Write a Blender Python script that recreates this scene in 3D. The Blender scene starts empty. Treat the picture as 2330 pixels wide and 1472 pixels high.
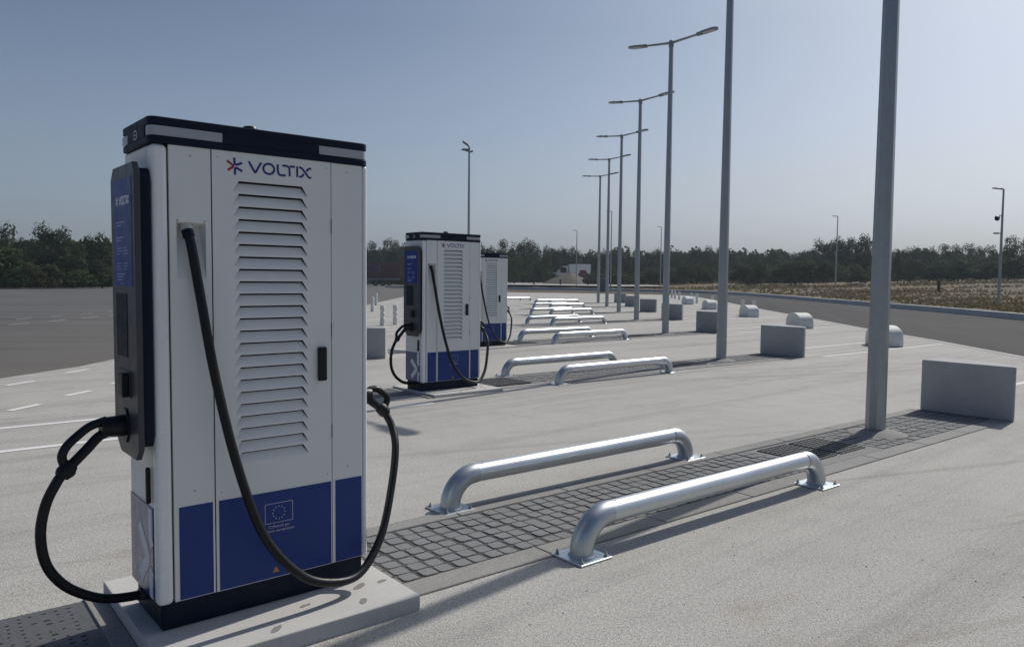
import bpy, bmesh, math, random
from mathutils import Vector, Matrix
import numpy as np
R = math.radians
random.seed(7); rng = np.random.default_rng(7)
scene = bpy.context.scene
C = scene.collection
CAMH, PITCH, ROLL, FPX = 1.62, 0.05865, -0.009741, 1750.0

# ---------------------------------------------------------------- camera
cd = bpy.data.cameras.new('camera'); cam = bpy.data.objects.new('camera', cd); C.objects.link(cam)
cd.sensor_fit = 'HORIZONTAL'; cd.sensor_width = 36; cd.lens = FPX / 2330 * 36
cd.clip_start = 0.05; cd.clip_end = 5000
fw = Vector((0, math.cos(PITCH), -math.sin(PITCH))); up = Vector((0, math.sin(PITCH), math.cos(PITCH))); rt = Vector((1, 0, 0))
cr, sr = math.cos(ROLL), math.sin(ROLL)
rt2 = cr * rt - sr * up; up2 = sr * rt + cr * up
cam.matrix_world = Matrix(((rt2.x, up2.x, -fw.x, 0), (rt2.y, up2.y, -fw.y, 0), (rt2.z, up2.z, -fw.z, CAMH), (0, 0, 0, 1)))
scene.camera = cam

# ---------------------------------------------------------------- light
SUN_AZ, SUN_EL = R(46.8), R(43)
w = bpy.data.worlds.new('World'); scene.world = w; w.use_nodes = True
wn = w.node_tree; bg = wn.nodes['Background']; sky = wn.nodes.new('ShaderNodeTexSky')
sky.sky_type = 'NISHITA'; sky.sun_disc = False; sky.sun_elevation = SUN_EL; sky.sun_rotation = R(90) - SUN_AZ
sky.air_density = 1.0; sky.dust_density = 4.0; sky.ozone_density = 1.5; sky.altitude = 100
tc = wn.nodes.new('ShaderNodeTexCoord'); sx = wn.nodes.new('ShaderNodeSeparateXYZ'); wn.links.new(tc.outputs['Generated'], sx.inputs[0])
cr_ = wn.nodes.new('ShaderNodeValToRGB'); wn.links.new(sx.outputs[2], cr_.inputs[0])      # moist summer air: less yellow near the horizon, all the way round
el_ = cr_.color_ramp.elements; el_.new(.12); el_.new(.30); el_.new(.05)
for i_, (p_, c_) in enumerate(((0.0, (1.02, 1.30, 2.15)), (.05, (1.06, 1.27, 1.84)), (.12, (1.04, 1.16, 1.42)), (.30, (.80, .92, 1.07)), (1.0, (.86, .95, 1.10)))): el_[i_].position = p_; el_[i_].color = (*c_, 1)
mx_ = wn.nodes.new('ShaderNodeMix'); mx_.data_type = 'RGBA'; mx_.blend_type = 'MULTIPLY'; mx_.inputs[0].default_value = 1
wn.links.new(sky.outputs[0], mx_.inputs[6]); wn.links.new(cr_.outputs[0], mx_.inputs[7]); 
hzr = wn.nodes.new('ShaderNodeValToRGB'); wn.links.new(sx.outputs[2], hzr.inputs[0])
for i_, (p_, v_) in enumerate(((0.0, .42), (.42, .0))): hzr.color_ramp.elements[i_].position = p_; hzr.color_ramp.elements[i_].color = (v_, v_, v_, 1)
mh_ = wn.nodes.new('ShaderNodeMix'); mh_.data_type = 'RGBA'; wn.links.new(hzr.outputs[0], mh_.inputs[0]); wn.links.new(mx_.outputs[2], mh_.inputs[6]); mh_.inputs[7].default_value = (5.7, 6.6, 7.0, 1)
wn.links.new(mh_.outputs[2], bg.inputs[0]); bg.inputs[1].default_value = 0.06
sl = bpy.data.lights.new('sun', 'SUN'); sl.energy = 3.0; sl.angle = R(0.45); sl.color = (1.0, 0.955, 0.89)
so = bpy.data.objects.new('sun', sl); C.objects.link(so)
so.rotation_euler = Vector((-math.cos(SUN_EL) * math.cos(SUN_AZ), -math.cos(SUN_EL) * math.sin(SUN_AZ), -math.sin(SUN_EL))).to_track_quat('-Z', 'Y').to_euler()
vs = scene.view_settings; vs.view_transform = 'Standard'; vs.look = 'None'; vs.exposure = 0.15; vs.gamma = 1.0; vs.use_curve_mapping = False

# ---------------------------------------------------------------- materials
MATS = {}
def newmat(name):
    m = bpy.data.materials.new(name); m.use_nodes = True; MATS[name] = m
    nt = m.node_tree; return m, nt, nt.nodes['Principled BSDF']
def N(nt, t, **kw):
    n = nt.nodes.new(t)
    for k, v in kw.items(): setattr(n, k, v)
    return n
def ramp(nt, src, stops, interp='LINEAR'):
    r = N(nt, 'ShaderNodeValToRGB'); r.color_ramp.interpolation = interp
    e = r.color_ramp.elements
    while len(e) < len(stops): e.new(0.5)
    for i, (p, c) in enumerate(stops):
        e[i].position = p; e[i].color = (c, c, c, 1) if isinstance(c, (int, float)) else (*c, 1)
    nt.links.new(src, r.inputs[0]); return r.outputs[0]
def noise(nt, vec, scale, detail=4, rough=0.55, dist=0.0):
    n = N(nt, 'ShaderNodeTexNoise'); n.inputs['Scale'].default_value = scale; n.inputs['Detail'].default_value = detail
    n.inputs['Roughness'].default_value = rough; n.inputs['Distortion'].default_value = dist
    if vec is not None: nt.links.new(vec, n.inputs['Vector'])
    return n.outputs['Fac']
def mapping(nt, src, scale=(1, 1, 1), rot=(0, 0, 0), loc=(0, 0, 0)):
    m = N(nt, 'ShaderNodeMapping'); m.inputs['Scale'].default_value = scale; m.inputs['Rotation'].default_value = rot; m.inputs['Location'].default_value = loc
    nt.links.new(src, m.inputs['Vector']); return m.outputs[0]
def mix(nt, a, b, fac, mode='MIX'):
    m = N(nt, 'ShaderNodeMix', data_type='RGBA', blend_type=mode)
    for s, v in ((m.inputs[0], fac), (m.inputs[6], a), (m.inputs[7], b)):
        if isinstance(v, bpy.types.NodeSocket): nt.links.new(v, s)
        elif isinstance(v, (int, float)): s.default_value = v
        else: s.default_value = (*v, 1)
    return m.outputs[2]
def bump(nt, h, strength, dist, bsdf):
    b = N(nt, 'ShaderNodeBump'); b.inputs['Strength'].default_value = strength; b.inputs['Distance'].default_value = dist
    nt.links.new(h, b.inputs['Height']); nt.links.new(b.outputs[0], bsdf.inputs['Normal'])
def geo(nt): return N(nt, 'ShaderNodeNewGeometry').outputs['Position']
def plain(name, col, rough=0.5, metal=0.0, coat=0.0, var=0.12, nscale=6, bmp=0.0, spec=0.5):
    m, nt, b = newmat(name)
    f = noise(nt, N(nt, 'ShaderNodeTexCoord').outputs['Object'], nscale, 5, 0.6)
    c = mix(nt, tuple(x * (1 - var) for x in col), tuple(min(1, x * (1 + var)) for x in col), f)
    nt.links.new(c, b.inputs['Base Color'])
    b.inputs['Roughness'].default_value = rough; b.inputs['Metallic'].default_value = metal
    b.inputs['Coat Weight'].default_value = coat; b.inputs['Coat Roughness'].default_value = 0.12
    b.inputs['Specular IOR Level'].default_value = spec
    rr = ramp(nt, noise(nt, N(nt, 'ShaderNodeTexCoord').outputs['Object'], nscale * 2.3, 6, 0.6), [(0.3, max(0, rough - 0.07)), (0.7, min(1, rough + 0.09))])
    nt.links.new(rr, b.inputs['Roughness'])
    if bmp: bump(nt, f, bmp, 0.01, b)
    return m
white = plain('white_paint', (0.71, 0.72, 0.70), 0.38, var=0.045, nscale=1.8)
silverp = plain('white_column_paint', (0.78, 0.79, 0.79), 0.28, var=0.02, nscale=2)
navy = plain('navy_plastic', (0.005, 0.010, 0.026), 0.5, var=0.15, spec=0.16)
blue = plain('blue_film', (0.018, 0.045, 0.19), 0.42, var=0.03, nscale=3, spec=0.25)
film_side = plain('glossy_side_film', (0.035, 0.06, 0.19), 0.30, var=0.03, coat=0.22)
darkgrey = plain('dark_grey_plastic', (0.040, 0.043, 0.050), 0.42, var=0.1)
black = plain('black_rubber', (0.006, 0.007, 0.010), 0.42, var=0.2, nscale=12, spec=0.3)
pitch_m = plain('black_void', (0.004, 0.004, 0.005), 0.8)
led = plain('frosted_strip', (0.34, 0.36, 0.40), 0.3, var=0.04)
screen_m = plain('screen_blue', (0.018, 0.040, 0.17), 0.34, var=0.05, spec=0.10)
_b = screen_m.node_tree.nodes['Principled BSDF']; _b.inputs['Emission Color'].default_value = (0.06, 0.13, 0.55, 1); _b.inputs['Emission Strength'].default_value = 0.02
ink_w = plain('white_print', (0.68, 0.72, 0.78), 0.5, var=0.02)
ink_dim = plain('pale_print', (0.26, 0.31, 0.50), 0.5, var=0.02)
ink_g = plain('grey_print', (0.45, 0.47, 0.52), 0.4, var=0.02)
ink_b = plain('blue_print', (0.020, 0.028, 0.17), 0.4, var=0.02)
ink_r = plain('red_print', (0.33, 0.022, 0.03), 0.4, var=0.02)
orange = plain('orange_print', (0.42, 0.22, 0.05), 0.5, var=0.02)
brass = plain('brass_gland', (0.42, 0.37, 0.27), 0.35, metal=0.7)
cabw = plain('cream_gland', (0.5, 0.49, 0.44), 0.5)
bolt_m = plain('bolt_steel', (0.35, 0.36, 0.38), 0.35, metal=1.0)
red_m = plain('red_tarp', (0.070, 0.016, 0.026), 0.5)
redp = plain('red_paint', (0.12, 0.02, 0.025), 0.5)
steel_grey = plain('grey_steel', (0.12, 0.13, 0.14), 0.5)
wood = plain('weathered_wood', (0.05, 0.042, 0.035), 0.9)
whitec = plain('white_painted_concrete', (0.66, 0.67, 0.64), 0.7, var=0.08, nscale=9, bmp=0.2)
bark = plain('bark', (0.06, 0.05, 0.04), 0.9, var=0.3)
gravel = plain('gravel_heap', (0.115, 0.10, 0.078), 0.95, var=0.45, nscale=1.1, bmp=0.8)
rock = plain('dry_stone', (0.30, 0.27, 0.22), 0.9, var=0.3)

# galvanised steel
def galva(name, rough, col=(0.62, 0.65, 0.67), metal=0.9):
    m, nt, b = newmat(name); p = N(nt, 'ShaderNodeTexCoord').outputs['Object']
    v = N(nt, 'ShaderNodeTexVoronoi'); v.inputs['Scale'].default_value = 34; nt.links.new(p, v.inputs['Vector'])
    f = noise(nt, p, 2.2, 3, 0.5); sc = noise(nt, mapping(nt, p, (3, 60, 60)), 1.0, 3)
    c1 = mix(nt, tuple(x * 0.86 for x in col), tuple(min(1, x * 1.08) for x in col), f)
    c2 = mix(nt, c1, v.outputs['Color'], 0.035)
    nt.links.new(c2, b.inputs['Base Color']); b.inputs['Metallic'].default_value = metal
    rr = ramp(nt, f, [(0.25, rough - 0.03), (0.75, rough + 0.05)]); nt.links.new(rr, b.inputs['Roughness'])
    return m
galv = galva('galvanised_pipe', 0.37)
galv_el = galva('galvanised_elbow', 0.40, (0.50, 0.53, 0.55))
galv_pole = galva('galvanised_pole', 0.42, (0.35, 0.37, 0.385), 0.75)
plate_m = galva('galvanised_plate', 0.36, (0.60, 0.66, 0.68))
alu = galva('lamp_aluminium', 0.5, (0.30, 0.32, 0.33), 0.6)

def concrete(name, base, speck=0.25, scale=85, patch=0.13, streak=0.0, bmp=0.5, warm=(1.0, 0.98, 0.93), rough=0.9, seams=False):
    m, nt, b = newmat(name); p = geo(nt)
    c0 = tuple(base * k for k in warm)
    big = noise(nt, p, 0.33, 6, 0.6, 0.4); mid = noise(nt, p, 2.6, 6, 0.65); fine = noise(nt, p, scale, 3, 0.8)
    col = mix(nt, tuple(x * (1 - patch) for x in c0), tuple(x * (1 + patch) for x in c0), ramp(nt, big, [(0.3, 0.0), (0.7, 1.0)]))
    col = mix(nt, col, ramp(nt, mid, [(0.25, 0.9), (0.5, 1.0), (0.8, 1.06)]), 1.0, 'MULTIPLY')
    col = mix(nt, col, ramp(nt, fine, [(0.36, 1 - speck * 1.7), (0.5, 1.0), (0.64, 1 + speck * .8)]), 1.0, 'MULTIPLY')
    col = mix(nt, col, ramp(nt, noise(nt, p, scale * .36, 3, 0.75), [(0.36, 1 - speck * .45), (0.5, 1.0), (0.64, 1 + speck * .3)]), 1.0, 'MULTIPLY')
    # dark pebble specks
    v = N(nt, 'ShaderNodeTexVoronoi'); v.inputs['Scale'].default_value = scale * 0.55; nt.links.new(p, v.inputs['Vector'])
    sp = ramp(nt, v.outputs['Distance'], [(0.0, 0.72), (0.17, 1.0)])
    msk = ramp(nt, noise(nt, p, scale * 0.2, 2), [(0.52, 0.0), (0.62, 1.0)])
    col = mix(nt, col, mix(nt, (1, 1, 1), sp, msk), 1.0, 'MULTIPLY')
    if streak:   # broom marks and tyre wear running along the bays
        a = -0.6814
        q = mapping(nt, p, (0.045, 1.3, 1), (0, 0, a)); s1 = noise(nt, q, 1.0, 5, 0.6, 0.25)
        # mapping rotates then scales in texture space: use a vector rotate first
        vr = N(nt, 'ShaderNodeVectorRotate'); vr.rotation_type = 'Z_AXIS'; vr.inputs['Angle'].default_value = a - 0.03; nt.links.new(p, vr.inputs['Vector'])
        s1 = noise(nt, mapping(nt, vr.outputs[0], (0.05, 1.5, 1)), 1.0, 5, 0.6, 0.3)
        s2 = noise(nt, mapping(nt, vr.outputs[0], (0.12, 5.0, 1), loc=(3, 7, 0)), 1.0, 4, 0.6, 0.2)
        col = mix(nt, col, ramp(nt, s1, [(0.32, 1 - streak), (0.50, 1.0), (0.75, 1.05)]), 1.0, 'MULTIPLY')
        col = mix(nt, col, ramp(nt, s2, [(0.28, 1 - streak * 0.55), (0.46, 1.0)]), 1.0, 'MULTIPLY')
        vr2 = N(nt, 'ShaderNodeVectorRotate'); vr2.rotation_type = 'Z_AXIS'; vr2.inputs['Angle'].default_value = -0.35; nt.links.new(p, vr2.inputs['Vector'])
        s3 = noise(nt, mapping(nt, vr2.outputs[0], (0.06, 3.2, 1), loc=(1, 9, 0)), 1.0, 5, 0.6, 0.5)
        col = mix(nt, col, ramp(nt, s3, [(0.30, (1 - streak * 0.8, 1 - streak * 0.85, 1 - streak * 0.92)), (0.42, (1.0, 1.0, 1.0))]), 1.0, 'MULTIPLY')
        st = noise(nt, p, 0.9, 4, 0.7, 1.2)
        col = mix(nt, col, mix(nt, (1, 1, 1), (0.90, 0.87, 0.83), ramp(nt, st, [(0.6, 0.0), (0.72, 1.0)])), 1.0, 'MULTIPLY')
    nt.links.new(col, b.inputs['Base Color']); b.inputs['Roughness'].default_value = rough
    b.inputs['Specular IOR Level'].default_value = 0.3
    hh = mix(nt, fine, mid, 0.25); bump(nt, hh, bmp, 0.006, b); return m
conc = concrete('light_brushed_concrete', 0.415, 0.38, 125, 0.07, streak=0.21, bmp=0.3, warm=(1.0, 0.972, 0.905))
kerb_c = concrete('kerb_concrete', 0.27, 0.16, 120, 0.10)
slab_c = concrete('slab_concrete', 0.50, 0.06, 160, 0.04, bmp=0.12)
block_c = concrete('block_concrete', 0.37, 0.06, 60, 0.20, bmp=0.2, warm=(1, 1, 1))
sett_c = concrete('sett_concrete', 0.205, 0.14, 150, 0.12, warm=(0.98, 1.0, 1.0))
bed_c = concrete('joint_sand', 0.075, 0.3, 90, 0.1)
cast_c = concrete('cast_collar', 0.24, 0.16, 100, 0.10)
plaza_c = concrete('far_plaza', 0.34, 0.05, 20, 0.10)
iron = plain('cast_iron', (0.105, 0.108, 0.112), 0.65, metal=0.15, var=0.25, nscale=20, bmp=0.3)
paint_w = concrete('white_line_paint', 0.72, 0.10, 90, 0.06, warm=(1, 1, 0.98))
paint_old = concrete('worn_line_paint', 0.42, 0.25, 40, 0.2)
kerb_blue = concrete('kerb_unit', 0.42, 0.06, 30, 0.06, warm=(0.97, 1.0, 1.04))

def asphalt(name, base, warm, track):
    m, nt, b = newmat(name); p = geo(nt)
    big = noise(nt, p, 0.10, 5, 0.6, 0.5); fine = noise(nt, p, 60, 3, 0.8)
    vr = N(nt, 'ShaderNodeVectorRotate'); vr.rotation_type = 'Z_AXIS'; vr.inputs['Angle'].default_value = track; nt.links.new(p, vr.inputs['Vector'])
    s1 = noise(nt, mapping(nt, vr.outputs[0], (0.02, 0.55, 1)), 1.0, 5, 0.62, 0.6)
    s2 = noise(nt, mapping(nt, vr.outputs[0], (0.09, 3.0, 1), loc=(5, 2, 0)), 1.0, 4, 0.6, 1.2)
    c = mix(nt, tuple(base * 0.86 * k for k in warm), tuple(base * 1.14 * k for k in warm), ramp(nt, big, [(0.3, 0.0), (0.7, 1.0)]))
    c = mix(nt, c, ramp(nt, s1, [(0.3, 0.74), (0.5, 1.0), (0.7, 1.12)]), 1.0, 'MULTIPLY')
    c = mix(nt, c, ramp(nt, s2, [(0.33, 0.72), (0.42, 1.0), (0.74, 1.0), (0.82, 1.12)]), 1.0, 'MULTIPLY')
    c = mix(nt, c, ramp(nt, fine, [(0.25, 0.75), (0.5, 1.0), (0.8, 1.25)]), 1.0, 'MULTIPLY')
    if track > -1:   # pale dust tracked off the concrete
        sp_ = N(nt, 'ShaderNodeSeparateXYZ'); nt.links.new(p, sp_.inputs[0])
        ad = N(nt, 'ShaderNodeMath', operation='MULTIPLY_ADD'); nt.links.new(noise(nt, p, 0.5, 5, 0.6, 1.0), ad.inputs[0]); ad.inputs[1].default_value = 6.0; nt.links.new(sp_.outputs[0], ad.inputs[2])
        mr_ = N(nt, 'ShaderNodeMapRange'); nt.links.new(ad.outputs[0], mr_.inputs[0]); mr_.inputs[1].default_value = -15.0; mr_.inputs[2].default_value = -4.5
        c = mix(nt, c, mix(nt, c, (0.15, 0.138, 0.12), 0.6), mr_.outputs[0])
    nt.links.new(c, b.inputs['Base Color']); b.inputs['Roughness'].default_value = 0.9; b.inputs['Specular IOR Level'].default_value = 0.2
    bump(nt, fine, 0.4, 0.006, b); return m
asph_y = asphalt('yard_asphalt', 0.112, (1.0, 0.99, 0.98), -0.12)
asph_r = asphalt('road_asphalt', 0.044, (1.0, 1.0, 1.0), -1.3)

def meadow_mat(name, a, b_, c_):
    m, nt, b = newmat(name); p = geo(nt)
    n1 = noise(nt, mapping(nt, p, (1, 0.35, 1)), 0.13, 6, 0.65, 0.8); n2 = noise(nt, p, 1.6, 5, 0.7); n3 = noise(nt, p, 9, 3, 0.7)
    c = mix(nt, a, b_, ramp(nt, n1, [(0.38, 0.0), (0.60, 1.0)])); c = mix(nt, c, c_, ramp(nt, n2, [(0.45, 0.0), (0.66, 1.0)]))
    c = mix(nt, c, ramp(nt, n3, [(0.25, 0.5), (0.5, 1.0), (0.8, 1.35)]), 1.0, 'MULTIPLY')
    nt.links.new(c, b.inputs['Base Color']); b.inputs['Roughness'].default_value = 1.0; b.inputs['Specular IOR Level'].default_value = 0.1
    bump(nt, n2, 0.8, 0.15, b); return m
meadow_m = meadow_mat('dry_meadow', (0.18, 0.14, 0.105), (0.075, 0.083, 0.045), (0.25, 0.20, 0.145))
dirt_m = meadow_mat('bare_dirt', (0.14, 0.105, 0.08), (0.10, 0.08, 0.06), (0.17, 0.14, 0.11))
ground_m = meadow_mat('far_ground', (0.075, 0.068, 0.045), (0.045, 0.052, 0.028), (0.10, 0.085, 0.06))

def leafmat(name, dark, light, trans=0.25):
    m, nt, b = newmat(name)
    at = N(nt, 'ShaderNodeAttribute'); at.attribute_name = 'tint'
    oi = N(nt, 'ShaderNodeObjectInfo')
    c = mix(nt, dark, light, at.outputs['Fac'])
    c = mix(nt, c, mix(nt, (0.80, 0.9, 0.85), (1.2, 1.1, 0.9), oi.outputs['Random']), 1.0, 'MULTIPLY')
    nt.links.new(c, b.inputs['Base Color']); b.inputs['Roughness'].default_value = 0.8; b.inputs['Specular IOR Level'].default_value = 0.08
    tr = N(nt, 'ShaderNodeBsdfTranslucent'); nt.links.new(c, tr.inputs[0])
    ms = N(nt, 'ShaderNodeMixShader'); ms.inputs[0].default_value = trans
    nt.links.new(b.outputs[0], ms.inputs[1]); nt.links.new(tr.outputs[0], ms.inputs[2])
    nt.links.new(ms.outputs[0], nt.nodes['Material Output'].inputs[0]); return m
leaf_dark = leafmat('leaves_dark', (0.020, 0.034, 0.021), (0.046, 0.068, 0.034))
leaf_mid = leafmat('leaves_mid', (0.036, 0.056, 0.028), (0.072, 0.10, 0.044))
leaf_pine = leafmat('needles', (0.022, 0.038, 0.026), (0.040, 0.062, 0.036), 0.15)
leaf_pale = leafmat('leaves_pale', (0.036, 0.046, 0.027), (0.075, 0.084, 0.046))
leaf_dry = leafmat('dry_grass_blades', (0.125, 0.108, 0.066), (0.25, 0.20, 0.135), 0.3)

# ---------------------------------------------------------------- helpers
def tag(o, label=None, cat=None, group=None, kind=None):
    if label: o['label'] = label
    if cat: o['category'] = cat
    if group: o['group'] = group
    if kind: o['kind'] = kind
    return o
def thing(name, loc, rz=0.0, label=None, cat=None, group=None):
    o = bpy.data.objects.new(name, None); C.objects.link(o); o.empty_display_size = 0.2
    o.location = loc; o.rotation_euler = (0, 0, rz); return tag(o, label, cat, group)
def link_mesh(name, me, mat, parent=None, kind=None, loc=None):
    o = bpy.data.objects.new(name, me); C.objects.link(o)
    if not me.materials: me.materials.append(mat)
    if parent: o.parent = parent
    if loc is not None: o.location = loc
    if kind: o['kind'] = kind
    return o
def children(o): return list(o.children)
def copy_tree(o, parent=None):
    c = o.copy(); C.objects.link(c); c.parent = parent
    for ch in list(o.children): copy_tree(ch, c)
    return c
class MB:
    def __init__(s): s.v = []; s.f = []
    def add(s, vs, fs):
        k = len(s.v); s.v += [tuple(x) for x in vs]; s.f += [tuple(i + k for i in f) for f in fs]; return s
    def box(s, x0, x1, y0, y1, z0, z1):
        return s.add([(x0, y0, z0), (x1, y0, z0), (x1, y1, z0), (x0, y1, z0), (x0, y0, z1), (x1, y0, z1), (x1, y1, z1), (x0, y1, z1)],
                     [(0, 3, 2, 1), (4, 5, 6, 7), (0, 1, 5, 4), (1, 2, 6, 5), (2, 3, 7, 6), (3, 0, 4, 7)])
    def prism(s, poly, z0, z1, plane='z'):
        n = len(poly)
        def P(a, b, c):
            return (a, b, c) if plane == 'z' else ((c, a, b) if plane == 'x' else (a, c, b))
        vs = [P(a, b, z0) for a, b in poly] + [P(a, b, z1) for a, b in poly]
        fs = [tuple(range(n))[::-1], tuple(range(n, 2 * n))] + [(i, (i + 1) % n, n + (i + 1) % n, n + i) for i in range(n)]
        return s.add(vs, fs)
    def tube(s, pts, r, seg=12, caps=True, flat=1.0):
        pts = [Vector(p) for p in pts]; n = len(pts); rs = r if isinstance(r, (list, tuple)) else [r] * n
        prev = None; rings = []
        for i, p in enumerate(pts):
            d = (pts[min(i + 1, n - 1)] - pts[max(i - 1, 0)]).normalized()
            if prev is None:
                a = Vector((0, 0, 1)) if abs(d.z) < 0.9 else Vector((1, 0, 0)); u = d.cross(a).normalized()
            else: u = (prev - d * prev.dot(d)).normalized()
            prev = u; v = d.cross(u)
            rings.append([p + (u * math.cos(2 * math.pi * j / seg) + v * math.sin(2 * math.pi * j / seg) * flat) * rs[i] for j in range(seg)])
        vs = [q for rg in rings for q in rg]
        fs = [(i * seg + j, i * seg + (j + 1) % seg, (i + 1) * seg + (j + 1) % seg, (i + 1) * seg + j) for i in range(n - 1) for j in range(seg)]
        if caps: fs += [tuple(range(seg))[::-1], tuple(range((n - 1) * seg, n * seg))]
        return s.add(vs, fs)
    def lathe(s, prof, seg=16, c=(0, 0)):
        vs = [(c[0] + r * math.cos(2 * math.pi * j / seg), c[1] + r * math.sin(2 * math.pi * j / seg), z) for r, z in prof for j in range(seg)]
        n = len(prof)
        fs = [(i * seg + j, i * seg + (j + 1) % seg, (i + 1) * seg + (j + 1) % seg, (i + 1) * seg + j) for i in range(n - 1) for j in range(seg)]
        fs += [tuple(range(seg))[::-1], tuple(range((n - 1) * seg, n * seg))]
        return s.add(vs, fs)
    def mesh(s, name, smooth=False):
        me = bpy.data.meshes.new(name); me.from_pydata(s.v, [], s.f); me.update()
        bm = bmesh.new(); bm.from_mesh(me); bmesh.ops.recalc_face_normals(bm, faces=bm.faces); bm.to_mesh(me); bm.free()
        if smooth:
            me.polygons.foreach_set('use_smooth', [True] * len(me.polygons))
        return me
    def build(s, name, mat, parent=None, smooth=False, bevel=0.0, kind=None, loc=None, seg=2, label=None):
        o = link_mesh(name, s.mesh(name, smooth), mat, parent, kind, loc)
        if bevel:
            b = o.modifiers.new('bevel', 'BEVEL'); b.width = bevel; b.segments = seg; b.limit_method = 'ANGLE'; b.angle_limit = R(40)
            b.harden_normals = False
        if smooth and len(o.data.polygons):
            o.data.set_sharp_from_angle(angle=R(38))
        if label: o['label'] = label
        return o
def catmull(pts, n=8):
    pts = [Vector(p) for p in pts]; out = []
    P = [pts[0] * 2 - pts[1]] + pts + [pts[-1] * 2 - pts[-2]]
    for i in range(1, len(P) - 2):
        for k in range(n):
            t = k / n; a, b, c, d = P[i - 1], P[i], P[i + 1], P[i + 2]
            out.append(0.5 * ((2 * b) + (c - a) * t + (2 * a - 5 * b + 4 * c - d) * t * t + (3 * b - 3 * c + d - a) * t ** 3))
    out.append(pts[-1]); return out
def stroke(mb, pts, wd, to3, th=0.0012, taper=False):
    """a printed stroke: 2-D polyline with width wd, mapped by to3(u, v, h) onto a face and th thick"""
    pts = [Vector(p) for p in pts]; n = len(pts); L = []; Rr = []
    for i, p in enumerate(pts):
        d = (pts[min(i + 1, n - 1)] - pts[max(i - 1, 0)]); d = d.normalized() if d.length else Vector((1, 0)); q = Vector((-d.y, d.x)) * wd / 2
        L.append(p + q); Rr.append(p - q)
    vs = [to3(a.x, a.y, th) for a in L] + [to3(a.x, a.y, th) for a in Rr] + [to3(a.x, a.y, 0) for a in L] + [to3(a.x, a.y, 0) for a in Rr]
    fs = []
    for i in range(n - 1):
        fs += [(i, i + 1, n + i + 1, n + i), (i, 2 * n + i, 2 * n + i + 1, i + 1), (n + i, n + i + 1, 3 * n + i + 1, 3 * n + i)]
    mb.add(vs, fs)
def smooth2(pts, n=5):
    p3 = catmull([(a, b, 0) for a, b in pts], n); return [(p.x, p.y) for p in p3]
def text_mesh(s, size, name):
    cu = bpy.data.curves.new(name, 'FONT'); cu.body = s; cu.size = size; cu.align_x = 'CENTER'; cu.extrude = 0.0006; cu.resolution_u = 3
    ob = bpy.data.objects.new(name, cu); C.objects.link(ob)
    dg = bpy.context.evaluated_depsgraph_get(); me = bpy.data.meshes.new_from_object(ob.evaluated_get(dg))
    bpy.data.objects.remove(ob); bpy.data.curves.remove(cu); me.name = name; me.materials.clear(); return me
def sheet(name, poly, z, mat, kind='structure', parent=None):
    m = MB(); m.add([(x, y, z) for x, y in poly], [tuple(range(len(poly)))])
    o = m.build(name, mat, parent)
    if kind: o['kind'] = kind
    return o
def bearing(px, Y): return (px - 1166.0) / FPX * Y
def hz(px): return 622 + (px / 2330.0) * 23      # where eye level falls at this column
def hgt(px, py, Y): return CAMH + (hz(px) - py) / FPX * Y

# strip frame
TH = 0.6814; E = Vector((math.cos(TH), math.sin(TH), 0)); NN = Vector((-math.sin(TH), math.cos(TH), 0))
O0 = Vector((-1.504, 3.217, 0)); STEP = Vector((0.317, 7.34, 0))
def ST(k, s, t, z=0.0): return O0 + STEP * k + E * s + NN * t + Vector((0, 0, z))

# ================================================================= SETTING
sheet('ground', [(-3000, -300), (3000, -300), (3000, 4000), (-3000, 4000)], -0.12, ground_m)
pad = [(-10.5, -8), (9.0, -8), (9.9, 5), (10.7, 12), (11.3, 17), (11.85, 21.5), (12.15, 26), (12.9, 32.5), (14.2, 44), (16.2, 60), (18.2, 78), (17.5, 82),
       (9, 86.5), (-6, 90), (-9.5, 90), (-9.2, 70), (-8.4, 44), (-7.75, 20), (-7.6, 13.5), (-7.95, 11.5), (-8.6, 6)]
pavement = sheet('concrete_pavement', pad, 0.0, conc)
yard = sheet('asphalt_yard', [(-10.4, -10), (-8.5, 6), (-7.4, 13), (-7.5, 20), (-8.2, 44), (-9, 70), (-9, 92), (-20, 150), (-28, 172), (-48, 160), (-60, 112), (-66, 88), (-90, 82), (-90, -10)], -0.035, asph_y)
kerbline = [(18.0, -12), (20.3, 10), (21.6, 24), (22.3, 33), (23.1, 40), (23.6, 48), (24.3, 60), (25.3, 78), (25.0, 90), (22.0, 101), (15, 109), (5, 115), (-9, 119), (-20, 121)]
road = sheet('asphalt_road', [(8.5, -12), (9.8, 5), (11.2, 17), (11.8, 21.5), (12.0, 26), (12.8, 32.5), (14.1, 44), (16.1, 60), (18.0, 78), (17.4, 84), (14, 95), (6, 102), (-9, 106), (-12, 106), (-20, 121.2), (-9, 119.2), (5, 115.2)] +
             [(x + 0.05, y + 0.05) for x, y in kerbline[::-1][3:]], -0.03, asph_r)
sheet('dirt_verge', [(-9, 92), (-6, 90), (9, 86.5), (17.5, 82), (17.2, 84), (14, 95), (6, 102), (-9, 106), (-13, 106)], -0.02, dirt_m)
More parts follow.
